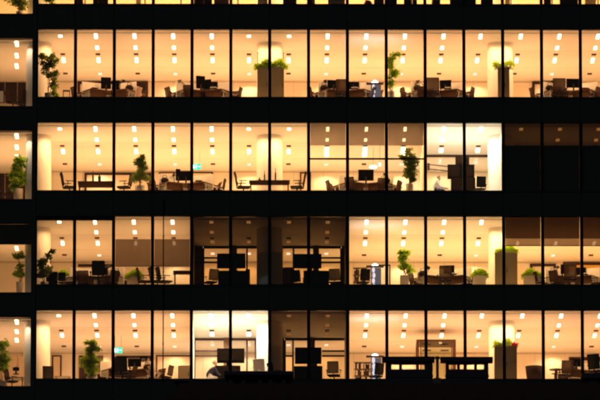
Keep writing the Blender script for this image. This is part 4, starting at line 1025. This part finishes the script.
# ------------------------------------------------------------------ people
def skin_body(name, verts, edges, radii, mt, parent, root=0, sub=2):
    me = bpy.data.meshes.new(name); me.from_pydata(verts, edges, []); me.materials.append(M[mt])
    o = bpy.data.objects.new(name, me); C.objects.link(o); o.parent = parent
    md = o.modifiers.new('skin', 'SKIN'); md.use_smooth_shade = True
    for i, r in enumerate(radii):
        sv = me.skin_vertices[0].data[i]; sv.radius = r if isinstance(r, tuple) else (r, r); sv.use_root = (i == root)
    s = o.modifiers.new('subsurf', 'SUBSURF'); s.levels = sub; s.render_levels = sub
    return o
def person(u, l, y, rz, label, top_mt, leg_mt, lean=.35, scale=1.0):
    """seated on a stool, facing +x, forearms forward"""
    t = thing('person', label, 'person', (X(u, l, y), y, Z(l) - .02), rz); t.scale = (scale,) * 3
    hx, hz = 0.0, .52
    cx, cz = math.sin(lean) * .25, hz + math.cos(lean) * .25
    nx, nz = math.sin(lean) * .47, hz + math.cos(lean) * .47
    V = [(hx, 0, hz), (cx, 0, cz), (nx - .02, 0, nz), (nx + .02, 0, nz + .05), (nx + .06, 0, nz + .13), (nx + .05, 0, nz + .21)]
    E = [(0, 1), (1, 2), (2, 3), (3, 4), (4, 5)]; R = [(.13, .15), (.12, .15), (.10, .13), .052, (.085, .072), (.075, .068)]
    for s in (-1, 1):
        b = len(V)
        V += [(nx - .03, s * .18, nz - .03), (nx + .10, s * .22, nz - .28), (nx + .34, s * .15, nz - .34), (nx + .39, s * .14, nz - .35), (nx + .44, s * .14, nz - .36)]
        E += [(2, b), (b, b + 1), (b + 1, b + 2), (b + 2, b + 3), (b + 3, b + 4)]; R += [.06, .045, .030, (.018, .032), (.012, .03)]
        for f in range(4):
            k = len(V); fy = s * .14 + (f - 1.5) * .018; ln = (.055, .068, .064, .048)[f]
            V += [(nx + .46, fy, nz - .365), (nx + .46 + ln * .6, fy, nz - .375), (nx + .46 + ln, fy, nz - .40)]
            E += [(b + 4, k), (k, k + 1), (k + 1, k + 2)]; R += [.009, .008, .007]
        k = len(V); V += [(nx + .41, s * .14 - s * .035, nz - .36), (nx + .45, s * .14 - s * .05, nz - .375)]; E += [(b + 3, k), (k, k + 1)]; R += [.010, .008]
        b = len(V)
        V += [(hx + .05, s * .10, hz - .02), (hx + .44, s * .12, hz - .02), (hx + .42, s * .12, .12), (hx + .42, s * .12, .055), (hx + .58, s * .13, .035)]
        E += [(0, b), (b, b + 1), (b + 1, b + 2), (b + 2, b + 3), (b + 3, b + 4)]; R += [.095, .065, .042, .042, (.03, .045)]
    skin_body('body', V, E, R, 'skin', t)
    # clothing as slightly larger shells
    TV = [(V[0][0], 0, V[0][2] - .05), V[1], V[2]]; TE = [(0, 1), (1, 2)]; TR = [(.175, .19), (.16, .18), (.125, .15)]
    for s in (-1, 1):
        b = len(TV); TV += [(nx - .03, s * .18, nz - .03), (nx + .10, s * .22, nz - .28), (nx + .31, s * .158, nz - .333)]; TE += [(2, b), (b, b + 1), (b + 1, b + 2)]; TR += [.072, .056, .042]
    skin_body('jacket' if top_mt == 'jacket' else 'shirt', TV, TE, TR, top_mt, t)
    TV = [V[0]]; TE = []; TR = [(.135, .158)]
    for s in (-1, 1):
        b = len(TV); TV += [(hx + .05, s * .10, hz - .02), (hx + .44, s * .12, hz - .02), (hx + .42, s * .12, .14)]; TE += [(0, b), (b, b + 1), (b + 1, b + 2)]; TR += [.105, .076, .056]
    skin_body('trousers', TV, TE, TR, leg_mt, t)
    hxh, hzh = nx + .035, nz + .195
    bm = B(); ball(bm, (hxh - .015, 0, hzh + .015), .098, (1.0, .88, .95), 16)
    for v in list(bm.verts):
        if v.co.x > hxh + .035 and v.co.z < hzh + .04: v.co.x = hxh + .03
    obj('hair', bm, 'hair', t, True)
    bm = B(); rod(bm, (hxh + .10, 0, hzh - .01), (hxh + .125, 0, hzh - .045), .008, .014); obj('nose', bm, 'skin', t)
    bm = B()
    for s in (-1, 1): ball(bm, (hxh + .093, s * .032, hzh + .0), .009)
    obj('eyes', bm, 'plastic_black', t)
    bm = B(); box(bm, hxh + .085, hxh + .096, -.022, .022, hzh - .080, hzh - .072); obj('mouth', bm, 'red_cloth', t)
    for s in (-1, 1):
        bm = B(); ball(bm, (hxh + .005, s * .083, hzh - .01), .022, (.8, .4, 1.2)); obj('ear', bm, 'skin', t)
    return t
def stool(u, l, y, label):
    t = thing('stool', label, 'stool', (X(u, l, y), y, Z(l) - .02))
    bm = B(); rod(bm, (0, 0, .36), (0, 0, .40), .18, .19, 20); obj('seat', bm, 'chair_fabric', t)
    for a in range(4):
        aa = PI / 4 + a * PI / 2; bm = B(); rod(bm, (.17 * math.cos(aa), .17 * math.sin(aa), 0), (.12 * math.cos(aa), .12 * math.sin(aa), .36), .012); obj('leg', bm, 'metal_dark', t)
person(208.5, 0, 2.6, .25, 'seated person in a dark jacket leaning forward beside the cabinet, lit meeting room, bottom row', 'jacket', 'trousers', .5, .98); stool(208.5, 0, 2.6, 'stool under the seated person in dark jacket, bottom row')
person(436, 2, 2.0, -.15, 'seated person in a white shirt leaning forward, bright meeting room, second full row', 'shirt', 'trousers_navy', .25, .8); stool(436, 2, 2.0, 'stool under the seated person in white shirt, bright meeting room')
chair(480, 2, 1.4, 100, 'dark grey chair back at the foot of the bright column, second full row', 'black', .78)

# ------------------------------------------------------------------ dark lower block and its rooftop structures in front
py = -9.0
xL = X(170, 0, py)
zt = at(300, 393.0, py).z
pod = thing('lower_building', 'unlit lower block whose dark roof edge runs along the bottom', 'building', (0, 0, 0))
bm = B(); box(bm, xL, 60, py, -.6, 0, zt - .3); obj('wall', bm, 'concrete_dark', pod)
bm = B(); box(bm, xL - .15, 60, py - .15, py + .25, zt - .299, zt); obj('parapet', bm, 'concrete_dark', pod)
roof_z = zt - .295
bm = B(); box(bm, xL, 60, py + .26, -.6, zt - .299, roof_z + .02); obj('roof', bm, 'concrete_dark', pod)
up_z = at(300, 383.2, -6.9).z
bm = B(); box(bm, xL + .3, 59, -6.9, -3.5, roof_z + .021, up_z); obj('roof_upstand', bm, 'concrete_dark', pod)
roof_z = up_z - .02
def ph(u, v, y): return at(u, v, y)
def roofbox(u0, u1, ue0, ue1, v_eave, v_eave2, v_bot, openings, vo0, vo1, y, label):
    a, b = ph(u0, 370, y).x, ph(u1, 370, y).x; e0, e1 = ph(ue0, 370, y).x, ph(ue1, 370, y).x
    z1 = ph(u0, v_eave, y - .1).z; z2 = ph(u0, v_eave2, y - .1).z; o1 = ph(u0, vo0, y).z; o0 = ph(u0, vo1, y).z; zb = roof_z + .02
    t = thing('rooftop_housing', label, 'roof housing', ((a + b) / 2, y, zb), 0, 'slotted rooftop housings'); X0 = (a + b) / 2
    bm = B(); box(bm, e0 - X0, e1 - X0, -.12, .42, z2 - zb, z1 - zb, .012); obj('cap', bm, 'box_dark', t)
    bm = B(); xs = [a] + [x for o in openings for x in (ph(o[0], 365, y).x, ph(o[1], 365, y).x)] + [b]
    box(bm, a - X0, b - X0, 0, .16, 0, o0 - zb); box(bm, a - X0, b - X0, 0, .16, o1 - zb, z2 - zb - .001)
    for k in range(0, len(xs), 2): box(bm, xs[k] - X0, xs[k + 1] - X0, 0.0, .16, o0 - zb, o1 - zb)
    obj('slotted_wall', bm, 'box_dark', t)
    bm = B(); box(bm, a - X0 - .02, b - X0 + .02, -.03, -.002, ph(u0, 377.5, y).z - zb, ph(u0, 375, y).z - zb); obj('ledge', bm, 'box_dark', t)
    return t
ry = -6.5
roofbox(386, 432.8, 382.2, 434.6, 356.5, 361, 380, ((391.5, 399), (402, 417), (418.8, 425)), 364.3, 369.3, ry, 'slotted dark rooftop box with three lit slots, left of the pair')
roofbox(445.6, 488.5, 440.5, 493, 356.8, 361.5, 380, ((449, 457), (459.8, 464.3), (466.3, 474.2), (477, 483.8)), 364.3, 369.3, ry, 'slotted dark rooftop box with four lit slots, right of the pair')
# steel post and low machine standing between them
a = ph(437.5, 380, ry); t = thing('vent_stack', 'small stubby vent stack between the two slotted rooftop boxes', 'vent', (a.x, ry, roof_z + .02))
h = ph(437.5, 356, ry).z - roof_z - .02
bm = B(); rod(bm, (0, .1, 0), (0, .1, h * .92), .055, .055, 14); obj('pipe', bm, 'cabinet_grey', t)
bm = B(); rod(bm, (0, .1, h * .92), (0, .1, h), .13, .07, 14); obj('cowl', bm, 'cabinet_grey', t)
bm = B(); box(bm, -.14, .14, -.02, .2, 0, .26, .01); obj('base', bm, 'cabinet_grey', t)
# low bench-like slab on short feet
def slab(u0, u1, v1, v2, feet, label, y=-6.0):
    a, b = ph(u0, 375, y).x, ph(u1, 375, y).x; z1 = ph(u0, v1, y).z; z2 = ph(u0, v2, y).z; zb = roof_z + .02; X0 = (a + b) / 2
    t = thing('rooftop_slab', label, 'roof slab', (X0, y, zb))
    bm = B(); box(bm, a - X0, b - X0, -.2, .5, z2 - zb, z1 - zb, .02); obj('slab', bm, 'box_dark', t)
    if v2 > 375 and v1 < 373: bm = B(); box(bm, a - X0 + .02, b - X0 - .02, .3, .45, 0, z2 - zb - .001); obj('back_panel', bm, 'box_dark', t)
    for u in feet:
        x = ph(u, 378, y).x - X0; bm = B(); rod(bm, (x, .1, 0), (x, .1, z2 - zb - .001), .11, .08, 14); obj('foot', bm, 'box_dark', t)
slab(224, 293, 371.8, 375.8, (231, 244, 260.5, 270.5, 284), 'long low dark slab on five short feet on the lower roof')
slab(581, 612, 374.0, 379, (586, 600), 'low dark slab at the right end of the lower roof', -5)
slab(174, 190, 379.2, 382.5, (178, 187), 'short flat dark slab at the left end of the lower roof', -6)

# ------------------------------------------------------------------ night sky, faint moonlight
w = bpy.data.worlds.new('World'); sc.world = w; w.use_nodes = True; N = w.node_tree.nodes; L = w.node_tree.links
sky = N.new('ShaderNodeTexSky'); sky.sky_type = 'NISHITA'; sky.sun_disc = False; sky.sun_elevation = math.radians(-4); sky.sun_rotation = math.radians(200)
L.new(sky.outputs[0], N['Background'].inputs['Color']); N['Background'].inputs['Strength'].default_value = .3
su = bpy.data.lights.new('moon', 'SUN'); su.energy = .10; su.angle = math.radians(2); su.color = (.75, .95, 1.0)
so = bpy.data.objects.new('moon', su); C.objects.link(so); so.rotation_euler = (math.radians(55), 0, math.radians(-20)); so.location = (0, -50, 90)

# ------------------------------------------------------------------ render settings
sc.render.engine = 'CYCLES'; sc.view_settings.view_transform = 'Standard'; sc.view_settings.look = 'None'
sc.view_settings.exposure = 0.0; sc.view_settings.gamma = 1.0; sc.view_settings.use_curve_mapping = False
cy = sc.cycles; cy.max_bounces = 10; cy.diffuse_bounces = 7; cy.glossy_bounces = 2; cy.transmission_bounces = 4; cy.transparent_max_bounces = 12
cy.sample_clamp_indirect = 6.0; cy.use_denoising = True; cy.use_light_tree = True; cy.caustics_reflective = False; cy.caustics_refractive = False
cy.use_adaptive_sampling = True; cy.adaptive_threshold = 0.02
cy.filter_width = 2.7
